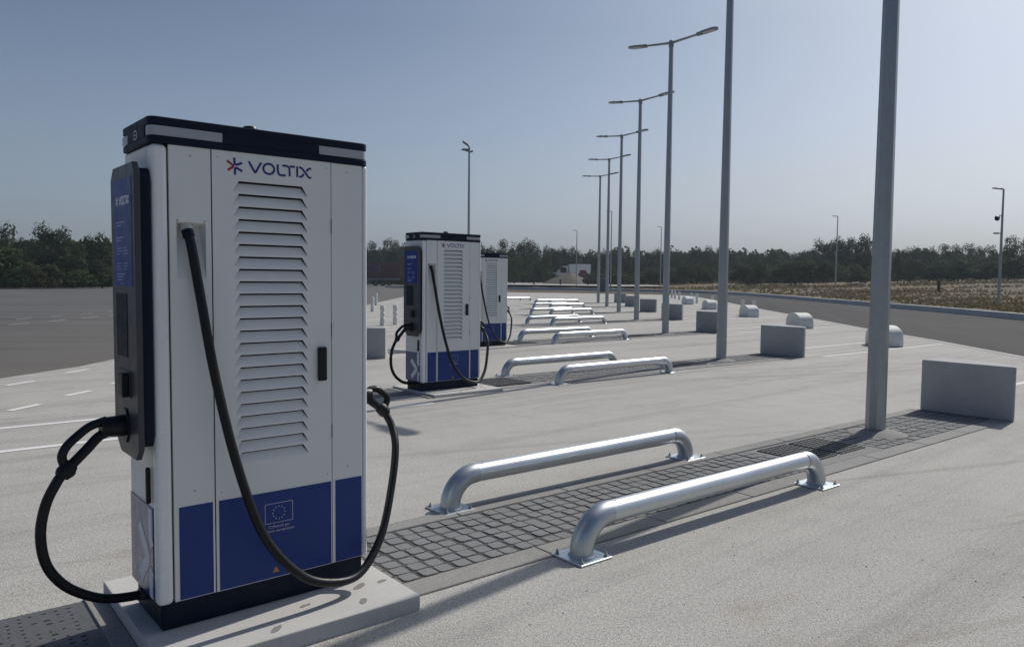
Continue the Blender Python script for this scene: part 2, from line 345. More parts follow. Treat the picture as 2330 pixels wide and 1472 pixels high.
# kerb: raised units with a sloping back edge
def offs(line, d):
    out = []
    for i, p in enumerate(line):
        a = Vector(line[max(i - 1, 0)]); b = Vector(line[min(i + 1, len(line) - 1)]); t = (b - a).normalized(); nn = Vector((t.y, -t.x))
        out.append(Vector(p) + nn * d)
    return out
fine_line = [(p.x, p.y) for p in catmull([(x, y, 0) for x, y in kerbline], 6)]
kb = MB(); a0 = offs(fine_line, 0); a1 = offs(fine_line, 0.03); a2 = offs(fine_line, 0.34); n = len(a0)
prof = [(a0, -0.1), (a0, 0.06), (a1, 0.25), (a1, 0.27), (a2, 0.275), (a2, -0.1)]
vs_ = [(p.x, p.y, z) for ln, z in prof for p in ln]
fs_ = [(j * n + i, j * n + i + 1, (j + 1) * n + i + 1, (j + 1) * n + i) for j in range(len(prof) - 1) for i in range(n - 1)]
kb.add(vs_, fs_).build('road_kerb', kerb_blue, kind='structure')
gt = MB(); g0 = offs(fine_line, -0.30); gt.add([(p.x, p.y, -0.024) for p in g0] + [(p.x, p.y, -0.022) for p in a0], [(i, i + 1, n + i + 1, n + i) for i in range(n - 1)])
gt.build('kerb_gutter', kerb_c, kind='structure')
# edging line of the concrete pad
def band(line, d0, d1, z0, z1, name, mat, parent=None):
    A = offs(line, d0); B = offs(line, d1); m = len(A); mb = MB()
    for i in range(m - 1):
        q = [A[i], A[i + 1], B[i + 1], B[i]]
        mb.add([(p.x, p.y, z0) for p in q] + [(p.x, p.y, z1) for p in q], [(0, 3, 2, 1), (4, 5, 6, 7), (0, 1, 5, 4), (1, 2, 6, 5), (2, 3, 7, 6), (3, 0, 4, 7)])
    return mb.build(name, mat, parent)
edge_r = [(9.9, 5), (10.7, 12), (11.3, 17), (11.85, 21.5), (12.15, 26), (12.9, 32.5), (14.2, 44), (16.2, 60), (18.2, 78)]
band(edge_r, -0.14, 0.02, -0.03, 0.008, 'pad_edging', slab_c, pavement)
# meadow rising behind the kerb
def rise(v): t = max(0, min(1, v / 95.0)); return t * t * (3 - 2 * t)
mline = fine_line; md = [0.30, 1.5, 3, 5, 8, 12, 17, 23, 30, 40, 52, 66, 82, 100, 130, 180, 260, 400]
mv = []; ml = MB()
rnd = random.Random(3)
rows = []
for i, p in enumerate(mline):
    a = Vector(mline[max(i - 1, 0)]); b = Vector(mline[min(i + 1, len(mline) - 1)]); t = (b - a).normalized(); nn = Vector((t.y, -t.x))
    wgt = max(0.0, min(1.0, (p[0] - 2) / 18.0))
    row = []
    for v in md:
        # fan the rows out so they do not cross behind the bend
        q = Vector(p) + nn * v
        z = 0.26 + (rnd.uniform(-0.06, 0.10) if v > 1 else 0) + 2.5 * rise(v) * wgt + 0.15 * rise(v) * (1 - wgt)
        row.append((q.x, q.y, z))
    rows.append(row)
vs_ = [q for r_ in rows for q in r_]; m_ = len(md)
fs_ = [(i * m_ + j, (i + 1) * m_ + j, (i + 1) * m_ + j + 1, i * m_ + j + 1) for i in range(len(rows) - 1) for j in range(m_ - 1)]
mm = MB(); mm.add(vs_, fs_); meadow = mm.build('meadow', meadow_m, smooth=True, kind='structure')
def mz(px, Y):   # meadow height under a far point
    x = bearing(px, Y); v = max(0, x - 25.0) if Y < 100 else math.hypot(max(0, x - 15), max(0, Y - 112))
    wgt = max(0.0, min(1.0, (px - 1330) / 250.0)); return 0.26 + 2.5 * rise(v) * wgt + 0.15 * rise(v) * (1 - wgt)
sheet('far_plaza', [(-16, 130), (-12, 122), (4, 118.5), (16, 112), (24, 118), (27, 150), (26, 185), (-10, 195), (-18, 170)], 0.62, plaza_c)

# painted lines (thin sheets on the pavement)
def line_quad(p0, p1, wd, z=0.004, name='painted_line', parent=pavement, mat=paint_w):
    p0 = Vector(p0[:2]); p1 = Vector(p1[:2]); d = (p1 - p0).normalized(); q = Vector((-d.y, d.x)) * wd / 2
    m = MB(); n = max(1, int((p1 - p0).length / 0.5)); L = []
    for i in range(n + 1):
        c = p0.lerp(p1, i / n); j = random.uniform(-0.003, 0.003)
        L.append((c + q * (1 + j * 8), c - q * (1 + j * 8)))
    m.add([(a.x, a.y, z) for a, b in L] + [(b.x, b.y, z) for a, b in L], [(i, i + 1, n + 2 + i, n + 1 + i) for i in range(n)])
    return m.build(name, mat, parent)
for k in range(0, 7):
    if k < 6:
        for t in (-0.66, 0.60):
            a = ST(k + 1, -0.3, t); s_end = (a.x + 5.85) / E.x
            line_quad(a - E * s_end, a, 0.10)
    for t in (-0.36, 0.98):
        a = ST(k, 9.9 if t < 0 else 10.1, t)
        xe = 10.6 + 0.055 * max(0, a.y - 5)
        ln_ = max(0.5, (xe - a.x) / (E.x - 0.03)); b = a + E * min(ln_, 6.5)
        line_quad(a, b, 0.10)
for i in range(12):
    y = 11.05 + i * 1.48 - 2 * 1.48
    line_quad((-7.30 - 0.004 * i, y), (-7.2 - 0.004 * i, y + 0.5), 0.10)
    line_quad((-5.93, 9.0 + (i - 1) * 1.16), (-5.86, 9.48 + (i - 1) * 1.16), 0.10)
for i in range(22):
    y = 22.6 + i * 2.1; line_quad((-16.2, y), (-16.15, y + 1.0), 0.11, z=-0.031, parent=yard, mat=paint_old); line_quad((-17.9, y + 0.9), (-17.85, y + 1.7), 0.09, z=-0.031, parent=yard, mat=paint_old)
# fine contraction joints across the pad
for k in ():
    line_quad(ST(k, -5.5, 2.75), ST(k, 13.5, 2.75), 0.008, z=0.0035, name='contraction_joint', mat=bed_c)

# ================================================================= PAVED STRIPS
def local(mb_fn): pass
pitch_s, pitch_t = 0.108, 0.107
sett_me = []
for v in range(6):
    m = MB(); r_ = random.Random(v); hx, hy = pitch_s / 2 - 0.0075, pitch_t / 2 - 0.0075
    c8 = []
    for (sx, sy) in ((-1, -1), (1, -1), (1, 1), (-1, 1)):
        jx, jy = r_.uniform(-0.0015, 0.0015), r_.uniform(-0.0015, 0.0015); ch = 0.013
        if sx * sy > 0: c8 += [(sx * (hx) + jx, sy * (hy - ch) + jy), (sx * (hx - ch) + jx, sy * hy + jy)]
        else: c8 += [(sx * (hx - ch) + jx, sy * hy + jy), (sx * hx + jx, sy * (hy - ch) + jy)]
    n = 8; top = [(x * 0.965, y * 0.965, 0.0) for x, y in c8]; mid = [(x, y, -0.003) for x, y in c8]; bot = [(x, y, -0.03) for x, y in c8]
    m.add(top + mid + bot, [tuple(range(8))] + [(i, (i + 1) % 8, 8 + (i + 1) % 8, 8 + i) for i in range(8)] + [(8 + i, 8 + (i + 1) % 8, 16 + (i + 1) % 8, 16 + i) for i in range(8)])
    me = m.mesh('sett'); me.materials.append(sett_c); sett_me.append(me)
for k in range(7):
    root = thing('paved_strip', ST(k, 0, 0), TH); root['kind'] = 'structure'
    s_end = 9.28
    b = MB(); b.add([(1.1, -0.17, 0.0035), (s_end, -0.17, 0.0035), (s_end, 0.9, 0.0035), (1.1, 0.9, 0.0035)], [(0, 1, 2, 3)]).build('joint_bed', bed_c, root)
    for (t0, t1, nm) in ((-0.185, -0.012, 'kerb_stone'), (0.762, 0.905, 'kerb_stone')):
        s = 1.12
        while s < s_end - 0.05:
            e = min(s + 1.0, s_end)
            MB().box(s + 0.004, e - 0.004, t0, t1, -0.05, 0.011).build(nm, kerb_c, root, bevel=0.004, seg=1); s = e
    spots = []
    cols = [i for i in range(80)]
    s = 1.17
    i = 0
    while s < s_end:
        i += 1
        for j in range(7):
            t = 0.052 + j * pitch_t + random.uniform(-0.0015, 0.0015)
            sc = s + random.uniform(-0.003, 0.003) + (0.012 if (j // 2) % 2 else 0)
            if 5.32 < s < 6.62 and not (5.32 < s < 5.40): continue
            if 6.62 < s < 6.80 and j in (2, 3, 4): pass
            if math.hypot(sc - 7.33, (t - 0.42) * 1.0) < 0.30: continue
            if sc > s_end - 0.07: continue
            spots.append((sc, t))
        s += pitch_s + (0.012 if i % 2 == 0 else 0)
    near = sorted(spots, key=lambda q: (ST(k, q[0], q[1]) - Vector((0, 0, 1.6))).length)
    single = near[:300] if k == 0 else []
    rest = near[300:] if k == 0 else near
    for (s_, t_) in single:
        o = bpy.data.objects.new('sett', random.choice(sett_me)); C.objects.link(o); o.parent = root
        o.location = (s_, t_, 0.008 + random.uniform(-0.003, 0.003)); o.rotation_euler = (random.uniform(-.012, .012), random.uniform(-.012, .012), random.uniform(-.012, .012) + (math.pi if random.random() < .5 else 0))
    m = MB()
    for (s_, t_) in rest:
        me = random.choice(sett_me); dz = 0.008 + random.uniform(-0.003, 0.003)
        m.add([(v.co.x + s_, v.co.y + t_, v.co.z + dz) for v in me.vertices], [tuple(p.vertices) for p in me.polygons])
    m.build('setts', sett_c, root, kind='stuff')
    # two drain grates in a concrete band
    MB().box(5.42, 6.60, 0.0, 0.74, -0.05, 0.006).build('grate_surround', cast_c, root, bevel=0.004, seg=1)
    for s0 in (5.50, 6.04):
        g = thing('drain_grate', (0, 0, 0)); g.parent = root
        if 'category' in g: del g['category']
        MB().add([(s0, .14, .0075), (s0 + .46, .14, .0075), (s0 + .46, .68, .0075), (s0, .68, .0075)], [(0, 1, 2, 3)]).build('grate_void', pitch_m, g)
        gm = MB()
        for i in range(10):
            x = s0 + i * 0.46 / 9.0; gm.box(x - 0.006, x + 0.006, 0.14, 0.68, 0.008, 0.018)
        for i in range(12):
            y = 0.14 + i * 0.54 / 11.0; gm.box(s0, s0 + 0.46, y - 0.005, y + 0.005, 0.0082, 0.0172)
        gm.build('grate_bars', iron, g)
    # mortar collar around the lamp post
    m = MB(); m.lathe([(0.30, 0.006), (0.24, 0.020), (0.13, 0.032), (0.10, 0.034)], 24, (7.33, 0.42)); m.build('post_collar', cast_c, root, smooth=True)
# perforated cast cover left of the first charger
for k in (0, 1):
    cv = thing('cable_duct_cover', ST(k, -0.16, 0), TH, ['perforated dark cast cable duct cover left of the nearest charging station', 'dark duct cover left of the middle charging station'][k], 'duct cover', 'dark cable duct covers')
    rr_ = random.Random(5)
    MB().box(-2.4, 0.0, 0.14, 0.775, -0.02, 0.006).build('cover_plate', iron, cv, bevel=0.003, seg=1)
    h_ = MB(); hr_ = MB()
    for i in range(46):
        for j in range(13):
            if rr_.random() < 0.2: continue
            x = -2.37 + i * 0.051 + rr_.uniform(-.004, .004); y = 0.165 + j * 0.046; wdx, wdy = rr_.choice([(0.014, 0.008), (0.020, 0.007), (0.010, 0.010), (0.024, 0.012)])
            h_.box(x, x + wdx, y, y + wdy, 0.0062, 0.0072)
    h_.build('cover_slots', pitch_m, cv, kind='stuff')
# second cover right of charger 1/2 (a dark mesh patch beside the middle charger)
for k in (1, 2):
    g = thing('drain_cover', ST(k, 0, 0), TH, ['dark mesh drain cover between the middle charging station and its guard rails', 'dark mesh drain cover beside the far charging station'][k - 1], 'drain cover')
    MB().box(1.18, 1.95, 0.02, 0.74, -0.02, 0.0135).build('cover_bed', pitch_m, g)
    gm = MB()
    for i in range(14):
        x = 1.19 + i * 0.75 / 13; gm.box(x - 0.008, x + 0.008, 0.02, 0.74, 0.015, 0.026)
    for i in range(12):
        y = 0.03 + i * 0.70 / 11; gm.box(1.18, 1.95, y - 0.007, y + 0.007, 0.0152, 0.025)
    gm.build('cover_mesh', iron, g)

# ================================================================= CHARGER
W, D, H = 1.012, 0.43, 2.2
def star(mb_b, mb_r, cx, cz, sc, to3, wd):
    f = lambda pts: [(cx + a * sc, cz + b * sc) for a, b in pts]
    stroke(mb_r, f(smooth2([(-1.0, .62), (-.35, .20), (-.18, 0), (-.35, -.20), (-.92, -.58)])), wd * sc, to3)
    stroke(mb_b, f(smooth2([(-.04, 1.1), (0, .40), (.12, .22), (.35, .24), (1.0, .52)])), wd * sc, to3)
    stroke(mb_b, f(smooth2([(.04, -1.1), (.04, -.45), (.12, -.24), (.35, -.24), (1.0, -.58)])), wd * sc, to3)
def wordmark(mb, x0, z0, wid, ht, to3, wd):
    f = lambda pts: [(x0 + a * wid, z0 + b * ht) for a, b in pts]
    S = lambda pts, sm=True: stroke(mb, f(smooth2(pts) if sm else pts), wd, to3)
    S([(.015, 1), (.06, .55), (.095, .16), (.11, .08), (.125, .16), (.16, .55), (.205, 1)])
    S([(.32 + .085 * math.cos(a), .5 + .46 * math.sin(a)) for a in np.linspace(0, 2 * math.pi, 25)], False)
    S([(.46, 1), (.46, .45), (.475, .14), (.505, .05), (.585, .05)])
    S([(.53, .93), (.60, .93), (.64, .78), (.648, .45), (.648, .0)]); S([(.65, .93), (.735, .93)], False)
    S([(.77, 1), (.77, 0)], False)
    S([(.80, .95), (.845, .86), (.90, .5), (.955, .12), (1.0, .05)]); S([(1.0, .93), (.955, .86), (.92, .62)]); S([(.80, .05), (.845, .12), (.878, .36)])
def build_charger():
    c = thing('charging_station', (0, 0, 0))
    front = lambda u, v, h: (u, -h, v)
    sidef = lambda u, v, h: (-h, u, v)
    # cabinet shell (sides, back)
    m = MB(); m.box(0.004, W - 0.004, 0.06, D, 0.13, 2.089); m.build('cabinet', white, c, bevel=0.012, seg=3)
    m = MB(); m.box(0.02, W - 0.02, 0.02, D - 0.02, 0.0, 0.1295); m.build('plinth', navy, c, bevel=0.012)
    for x0, x1 in ((0.0, 0.068), (0.988, W)):
        m = MB(); m.box(x0, x1, -0.002 if x0 == 0 else 0.0, 0.0595, 0.118, 2.0895); m.build('corner_column', silverp, c, bevel=0.022 if x0 == 0 else 0.011, seg=4)
    # left front panel with the cable pocket
    z0, z1 = 0.125, 2.089; a0_, a1_ = 0.0725, 0.2455; p0, p1, q0, q1 = 0.100, 0.222, 1.528, 1.768
    m = MB(); Z = 0.002
    V = [(a0_, Z, z0), (a1_, Z, z0), (a1_, Z, z1), (a0_, Z, z1), (p0, Z, q0), (p1, Z, q0), (p1, Z, q1), (p0, Z, q1)]
    m.add(V, [(0, 1, 5, 4), (1, 2, 6, 5), (2, 3, 7, 6), (3, 0, 4, 7)])
    m.add([(a0_, Z, z0), (a1_, Z, z0), (a1_, Z, z1), (a0_, Z, z1), (a0_, 0.02, z0), (a1_, 0.02, z0), (a1_, 0.02, z1), (a0_, 0.02, z1)], [(0, 1, 5, 4), (1, 2, 6, 5), (2, 3, 7, 6), (3, 0, 4, 7)])
    lp = m.build('front_panel', white, c)
    m = MB(); dp = 0.055
    m.add([(p0, Z, q0), (p1, Z, q0), (p1, Z, q1), (p0, Z, q1), (p0 + .01, dp, q1 - .012), (p1 - .012, dp, q1 - .012)],
          [(0, 1, 5, 4), (1, 2, 5), (3, 0, 4), (2, 3, 4, 5)])
    m.build('cable_pocket', white, lp)
    m = MB(); m.tube([(0.147, 0.028, 1.756), (0.147, 0.020, 1.742), (0.149, 0.012, 1.728)], [0.026, 0.026, 0.024], 16); m.build('cable_gland', cabw, c, smooth=True)
    # middle door with louvres
    a, b_ = 0.2505, 0.8135; NL = 23; zt0 = 1.962; pit = 0.0555; lh = 0.047; ins = 0.028; x0, x1 = 0.340, 0.694
    m = MB(); dz = 0.0
    def q4(xa, za, xb, zb, xc, zc, xd, zd): m.add([(xa, dz, za), (xb, dz, zb), (xc, dz, zc), (xd, dz, zd)], [(0, 1, 2, 3)])
    q4(a, z0, x0 - .02, z0, x0 - .02, z1, a, z1); q4(x1 + .02, z0, b_, z0, b_, z1, x1 + .02, z1)
    q4(x0 - .02, zt0, x1 + .02, zt0, x1 + .02, z1, x0 - .02, z1)
    for i in range(NL):
        zt = zt0 - i * pit; zb = zt - lh; zn = zt - pit if i < NL - 1 else z0
        q4(x0 - .02, zb, x0, zb, x0 + ins, zt, x0 - .02, zt); q4(x1, zb, x1 + .02, zb, x1 + .02, zt, x1 - ins, zt)
        q4(x0 - .02, zn, x1 + .02, zn, x1 + .02, zb, x0 - .02, zb)
    m.add([(a, dz, z0), (b_, dz, z0), (b_, dz, z1), (a, dz, z1), (a, .02, z0), (b_, .02, z0), (b_, .02, z1), (a, .02, z1)], [(0, 1, 5, 4), (1, 2, 6, 5), (2, 3, 7, 6), (3, 0, 4, 7)])
    door = m.build('door', white, c)
    lm = MB(); dd = 0.016; gap = 0.0075   # tapered scoop: deep under the upper lip, flush at the lower edge
    lm.add([(x0, 0, -lh), (x1, 0, -lh), (x1 - ins, dd, -gap), (x0 + ins, dd, -gap), (x1 - ins * .93, 0.0, -0.003), (x0 + ins * .93, 0.0, -0.003)], [(0, 1, 2, 3)])
    lme = lm.mesh('louvre'); lme.materials.append(white)
    dm = MB(); dm.add([(x0 + ins, 0.0005, 0), (x1 - ins, 0.0005, 0), (x1 - ins, dd + .012, -.001), (x0 + ins, dd + .012, -.001), (x1 - ins, dd + .012, -gap - .012), (x0 + ins, dd + .012, -gap - .012), (x0, 0.0005, -lh), (x1, 0.0005, -lh),
                       (x0 + ins, dd, -gap), (x1 - ins, dd, -gap)], [(0, 1, 2, 3), (3, 2, 4, 5), (0, 8, 6), (1, 7, 9), (0, 3, 5, 8), (1, 9, 4, 2)])
    dme = dm.mesh('louvre_slot_shade'); dme.materials.append(pitch_m)  # open slit, plus shade painted in black on the lip underside and slanted ends
    for i in range(NL):
        o = link_mesh('louvre', lme, white, door, loc=(0, 0, zt0 - i * pit))
        link_mesh('louvre_slot_shade', dme, pitch_m, door, loc=(0, 0, zt0 - i * pit))
    m = MB(); m.box(0.8175, 0.9835, 0.001, 0.02, z0, z1); m.build('front_panel', white, c, bevel=0.0015, seg=1)
    m = MB(); m.box(0.2475, W - .02, 0.0305, 0.0595, 0.13, 2.0885); m.box(.066, .0999, .0205, .0595, .13, 2.0885); m.box(.0999, .2475, .0205, .0595, .13, 1.5279); m.box(.0999, .2475, .0205, .0595, 1.7681, 2.0885); m.build('inner_frame', pitch_m, c)
    # handle
    m = MB(); m.box(0.739, 0.783, -0.020, -0.0005, 1.040, 1.203); hd = m.build('door_handle', black, door, bevel=0.006)
    MB().box(0.770, 0.777, -0.0215, -0.020, 1.06, 1.185).build('handle_lever', darkgrey, hd, bevel=0.002) if False else None
    for (sx_, sz_) in ((.105, 1.775), (.217, 1.775), (.16, 2.05), (.16, .60), (.90, 2.05), (.90, .60), (.275, 2.06), (.79, 2.06), (.275, .575), (.79, .575)):
        m = MB(); m.lathe([(.0042, 0), (.0042, .0012), (.003, .0018)], 10); o = m.build('screw', bolt_m, c, loc=(sx_, 0.0015, sz_)); o.rotation_euler = (R(90), 0, 0)
    for sz_ in (.75, 1.25, 1.75): MB().box(.8128, .8172, -.0035, .003, sz_, sz_ + .07).build('door_hinge', steel_grey, door, bevel=.001)
    # blue films
    for xa, xb in ((0.092, 0.2365), (0.263, 0.8090), (0.833, 0.977)):
        MB().box(xa, xb, -0.0015 if xa > .2 else 0.0005, 0.0008 if xa > .8 or xa < .2 else -0.0001, 0.128, 0.538).build('blue_panel', blue, c)
    for xa in (0.2475, 0.8145):   # seams
        MB().box(xa, xa + .0035, 0.0035, 0.01, 0.13, 2.088).build('panel_seam', pitch_m, c)
    # logo
    mb_b, mb_r = MB(), MB(); star(mb_b, mb_r, 0.350, 2.026, 0.034, front, 0.30); wordmark(mb_b, 0.409, 2.004, 0.304, 0.050, front, 0.0098)
    mb_b.build('logo', ink_b, door); mb_r.build('logo', ink_r, door)
    # EU emblem and text
    m = MB(); X0, X1, Z0, Z1 = 0.474, 0.608, 0.388, 0.480; f2 = lambda u, v, h: (u, -0.0016 - h, v)
    for pa, pb in (((X0, Z0), (X1, Z0)), ((X1, Z0), (X1, Z1)), ((X1, Z1), (X0, Z1)), ((X0, Z1), (X0, Z0))): stroke(m, [pa, pb], 0.0024, f2, 0.0006)
    for i in range(12):
        an = i * math.pi / 6; cx, cz = 0.541 + 0.030 * math.cos(an), 0.434 + 0.030 * math.sin(an); rr = 0.0042
        pts = [(cx + (rr if j % 2 == 0 else rr * .45) * math.sin(j * math.pi / 5), cz + (rr if j % 2 == 0 else rr * .45) * math.cos(j * math.pi / 5)) for j in range(10)]
        m.prism(pts, -0.0022, -0.0016, 'y')
    m.build('emblem', ink_g, c)
    for s_, zz in (('Cofinancé par', 0.365), ("l'Union européenne", 0.345)):
        me = text_mesh(s_, 0.0185, 'caption'); o = link_mesh('caption', me, ink_g, c, loc=(0.541, -0.0022, zz)); o.rotation_euler = (R(90), 0, 0)
    m = MB(); m.prism([(0.508, 0.152), (0.540, 0.152), (0.524, 0.181)], -0.0024, -0.0017, 'y'); m.build('warning_sticker', orange, c)
    # cap
    def rr_poly(x0, x1, y0, y1, r, n=5):
        out = []
        for (cx, cy, a0) in ((x1 - r, y0 + r, -90), (x1 - r, y1 - r, 0), (x0 + r, y1 - r, 90), (x0 + r, y0 + r, 180)):
            out += [(cx + r * math.cos(R(a0 + 90 * i / n)), cy + r * math.sin(R(a0 + 90 * i / n))) for i in range(n + 1)]
        return out
    m = MB(); m.prism(rr_poly(-.006, W + .006, -.006, D + .006, .035), 2.0905, 2.120)
    m.prism(rr_poly(-.006, W + .006, -.006, D + .006, .035), 2.166, 2.200); cap = m.build('roof_cap', navy, c, bevel=0.004)
    m = MB(); m.prism(rr_poly(.002, W - .002, .002, D - .002, .03), 2.1195, 2.1665); m.box(0.30, 0.752, -.006, 0.02, 2.1195, 2.1665); m.box(-.006, 0.02, 0.06, 0.33, 2.1195, 2.1665); m.build('cap_core', navy, cap)
    def led_strip(path): 
        mm_ = MB(); pts = path; n = len(pts)
        mm_.add([(x, y, 2.123) for x, y in pts] + [(x, y, 2.163) for x, y in pts], [(i, i + 1, n + i + 1, n + i) for i in range(n - 1)]); return mm_
    o_ = -0.002; r_ = .03
    arc = [(o_ + r_ - r_ * math.cos(R(a)), o_ + r_ - r_ * math.sin(R(a))) for a in range(0, 91, 15)]
    led_strip([(o_, 0.058)] + arc + [(0.298, o_)]).build('light_strip', led, cap, smooth=True)
    arc2 = [(W - o_ - r_ + r_ * math.sin(R(a)), o_ + r_ - r_ * math.cos(R(a))) for a in range(0, 91, 15)]
    led_strip([(0.753, o_)] + arc2 + [(W - o_, 0.06)]).build('light_strip', led, cap, smooth=True)
    led_strip([(o_, D + .002), (o_, 0.335)]).build('light_strip', led, cap)
    m = MB(); sb = lambda u, v, h: (-.006 - h, u, v)
    stroke(m, [(0.20 + .026 * math.cos(a), 2.143 + .019 * math.sin(a)) for a in np.linspace(0.5, 5.8, 18)], 0.006, sb); stroke(m, [(0.182, 2.143), (0.222, 2.143)], 0.005, sb); m.build('cap_symbol', ink_g, cap)
    m = MB(); m.lathe([(0.036, 2.199), (0.036, 2.215), (0.028, 2.226), (0.0, 2.229)], 20, (0.46, 0.10)); m.build('antenna_puck', black, cap, smooth=True)
    # left side lower film and logo
    m = MB(); m.box(-0.0005, 0.0055, 0.0615, D - .014, 0.132, 0.535); m.build('side_film', film_side, c)
    m = MB(); sf = lambda u, v, h: (-0.0006 - h, u, v); wd = 0.062
    stroke(m, smooth2([(0.268, 0.425), (0.215, 0.37), (0.150, 0.318), (0.150, 0.285), (0.205, 0.235), (0.262, 0.18)]), wd, sf, 0.0012)
    stroke(m, smooth2([(0.098, 0.53), (0.098, 0.44), (0.094, 0.395), (0.072, 0.362)]), 0.048, sf, 0.0012); stroke(m, smooth2([(0.096, 0.135), (0.096, 0.20), (0.090, 0.235), (0.072, 0.262)]), 0.046, sf, 0.0012)
    m.build('side_logo', ink_w, c)
    m = MB(); m.box(-0.020, -0.0005, 0.070, 0.094, 0.555, 0.715); m.build('side_handle', black, c, bevel=0.008)
    # consoles: left in full, right one set further back
    def console(sign, xo, b0, b1, full):
        f = lambda d: xo + sign * d
        def bx(mb, d0, d1, y0, y1, z0_, z1_): mb.box(min(f(d0), f(d1)), max(f(d0), f(d1)), y0, y1, z0_, z1_)
        m = MB(); pl = [(b0 + .055, .815), (b1 - .02, .815), (b1 - .02, 1.985), (b0 + .055, 1.985), (b0 + .025, 1.94), (b0 + .025, .86)]
        m.prism(pl, f(0.0), f(0.048), 'x'); cs = m.build('console', navy, c, bevel=0.006)
        m = MB(); pl = [(b0 + .045, .765), (b1 - .10, .765), (b1, .835), (b1, 1.955), (b1 - .045, 2.005), (b0 + .03, 2.005), (b0, 1.965), (b0, .815)]
        m.prism(pl, f(0.0482), f(0.072), 'x'); fp = m.build('console_face', darkgrey, cs, bevel=0.004)
        if full:
            g = lambda u, v, h: (f(0.0742 + h), u, v)
            m = MB(); bx(m, .070, .0738, .012, .315, 1.492, 1.945); sc = m.build('screen', screen_m, fp, bevel=0.001, seg=1)
            mb = MB(); mr = MB(); ug = lambda u, v, h: g(0.30 - u, v, h)
            star(mb, mb, 0.062, 1.855, 0.020, ug, 0.30); wordmark(mb, 0.095, 1.838, 0.165, 0.034, ug, 0.0075); mb.build('screen_logo', ink_w, sc)
            mb = MB(); rr = random.Random(2)
            def txt(u, v, L, wd=0.005): stroke(mb, [(u, v), (u + L, v)], wd, ug, 0.0004)
            for (u, v, L) in ((.035, 1.765, .14), (.055, 1.752, .07), (.035, 1.700, .12), (.05, 1.688, .06)): txt(u, v, L)
            for v0 in (1.655, 1.590):
                for u in (.045, .155):
                    for q in range(3): txt(u, v0 - q * .012, rr.uniform(.04, .085), 0.0035)
            for q, L in enumerate((.13, .10, .08)): txt(.045, 1.545 - q * .012, L, 0.0045)
            txt(.09, 1.505, .05, 0.003); mb.build('screen_text', ink_dim, sc, kind='stuff')
            m = MB(); bx(m, .0725, .0745, .110, .285, 1.19, 1.462); m.build('card_panel', navy, fp, bevel=0.001, seg=1)
            m = MB(); bx(m, .0725, .0765, .075, .255, 1.02, 1.135); rd = m.build('card_reader', darkgrey, fp, bevel=0.004)
            m = MB(); bx(m, .0765, .105, .085, .150, 1.025, 1.125); m.build('reader_hood', black, rd, bevel=0.004)
        yc = (b0 + b1) / 2 - 0.005 if full else 0.285
        m = MB(); hx = [(yc + .072 * math.cos(R(a)) * (0.8), .895 + .078 * math.sin(R(a))) for a in (22, 68, 112, 158, 202, 248, 292, 338)]
        m.prism(hx, f(.072), f(.080), 'x'); m.build('plug_socket', black, fp, bevel=0.002)
        return fp, yc
    console(-1, 0.0, -0.03, 0.36, True)
    console(+1, W, 0.16, D - .005, False)
    # connectors: body + loop grip, as parts of the station
    def connector(pts_top, pts_low, body, collar):
        m = MB(); m.tube(catmull(body, 4), [0.046, 0.047, 0.048, 0.046, 0.045, 0.044, 0.043, 0.042, 0.040][:4 * (len(body) - 1) + 1] + [0.04] * max(0, 4 * (len(body) - 1) + 1 - 9), 16, flat=1.0)
        pl = m.build('charging_plug', black, c, smooth=True)
        m = MB(); m.tube(catmull(pts_top, 6), 0.0185, 12); m.tube(catmull(pts_low, 6), 0.0215, 12); m.build('plug_grip', black, pl, smooth=True)
        m = MB(); m.tube(collar, [0.027, 0.034, 0.034, 0.027], 14); m.build('plug_collar', black, pl, smooth=True)
        return pl
    y = 0.155
    connector([(-.150, y, .925), (-.215, y, .905), (-.262, y - .004, .872), (-.305, y - .008, .832), (-.322, y - .01, .790), (-.308, y - .014, .745)],
              [(-.150, y, .872), (-.185, y, .856), (-.235, y - .006, .806), (-.300, y - .014, .745)],
              [(-.080, y, .895), (-.120, y, .895), (-.175, y, .897)], [(-.285, y - .012, .760), (-.298, y - .014, .748), (-.318, y - .016, .725), (-.328, y - .017, .712)])
    m = MB(); m.tube([(-.292, y - .014, .722), (-.283, y - .014, .712)], 0.014, 8); m.build('plug_button', black, c)
    lc = catmull([(-.318, y - .016, .726), (-.345, .138, .690), (-.385, .145, .600), (-.404, .15, .479), (-.382, .17, .345), (-.312, .2, .232), (-.206, .23, .148), (-.105, .255, .106), (0.03, .265, .090)], 8)
    m = MB(); m.tube(lc, 0.0205, 14); m.build('left_cable', black, c, smooth=True)
    m = MB(); m.tube([(-.012, .262, .096), (.03, .265, .090)], 0.028, 16); m.build('cable_inlet', darkgrey, c, smooth=True)
    y = 0.285
    connector([(1.185, y, .925), (1.225, y, .926), (1.262, y, .905), (1.296, y, .872), (1.283, y - .006, .835), (1.262, y - .012, .812)],
              [(1.165, y, .880), (1.19, y, .862), (1.225, y - .006, .835), (1.262, y - .012, .810)],
              [(1.092, y, .900), (1.135, y, .898), (1.185, y, .895)], [(1.240, y - .006, .830), (1.250, y - .01, .820), (1.268, y - .02, .795), (1.274, y - .024, .780)])
    fc = catmull([(.147, .014, 1.735), (.157, -.012, 1.66), (.183, -.040, 1.444), (.227, -.08, 1.103), (.303, -.12, .715), (.406, -.150, .392), (.561, -.165, .186), (.714, -.165, .104), (.893, -.130, .092), (1.058, -.05, .217), (1.180, .05, .420), (1.262, .14, .615), (1.287, .22, .720), (1.268, .265, .795)], 8)
    m = MB(); m.tube(fc, 0.0205, 14); m.build('front_cable', black, c, smooth=True)
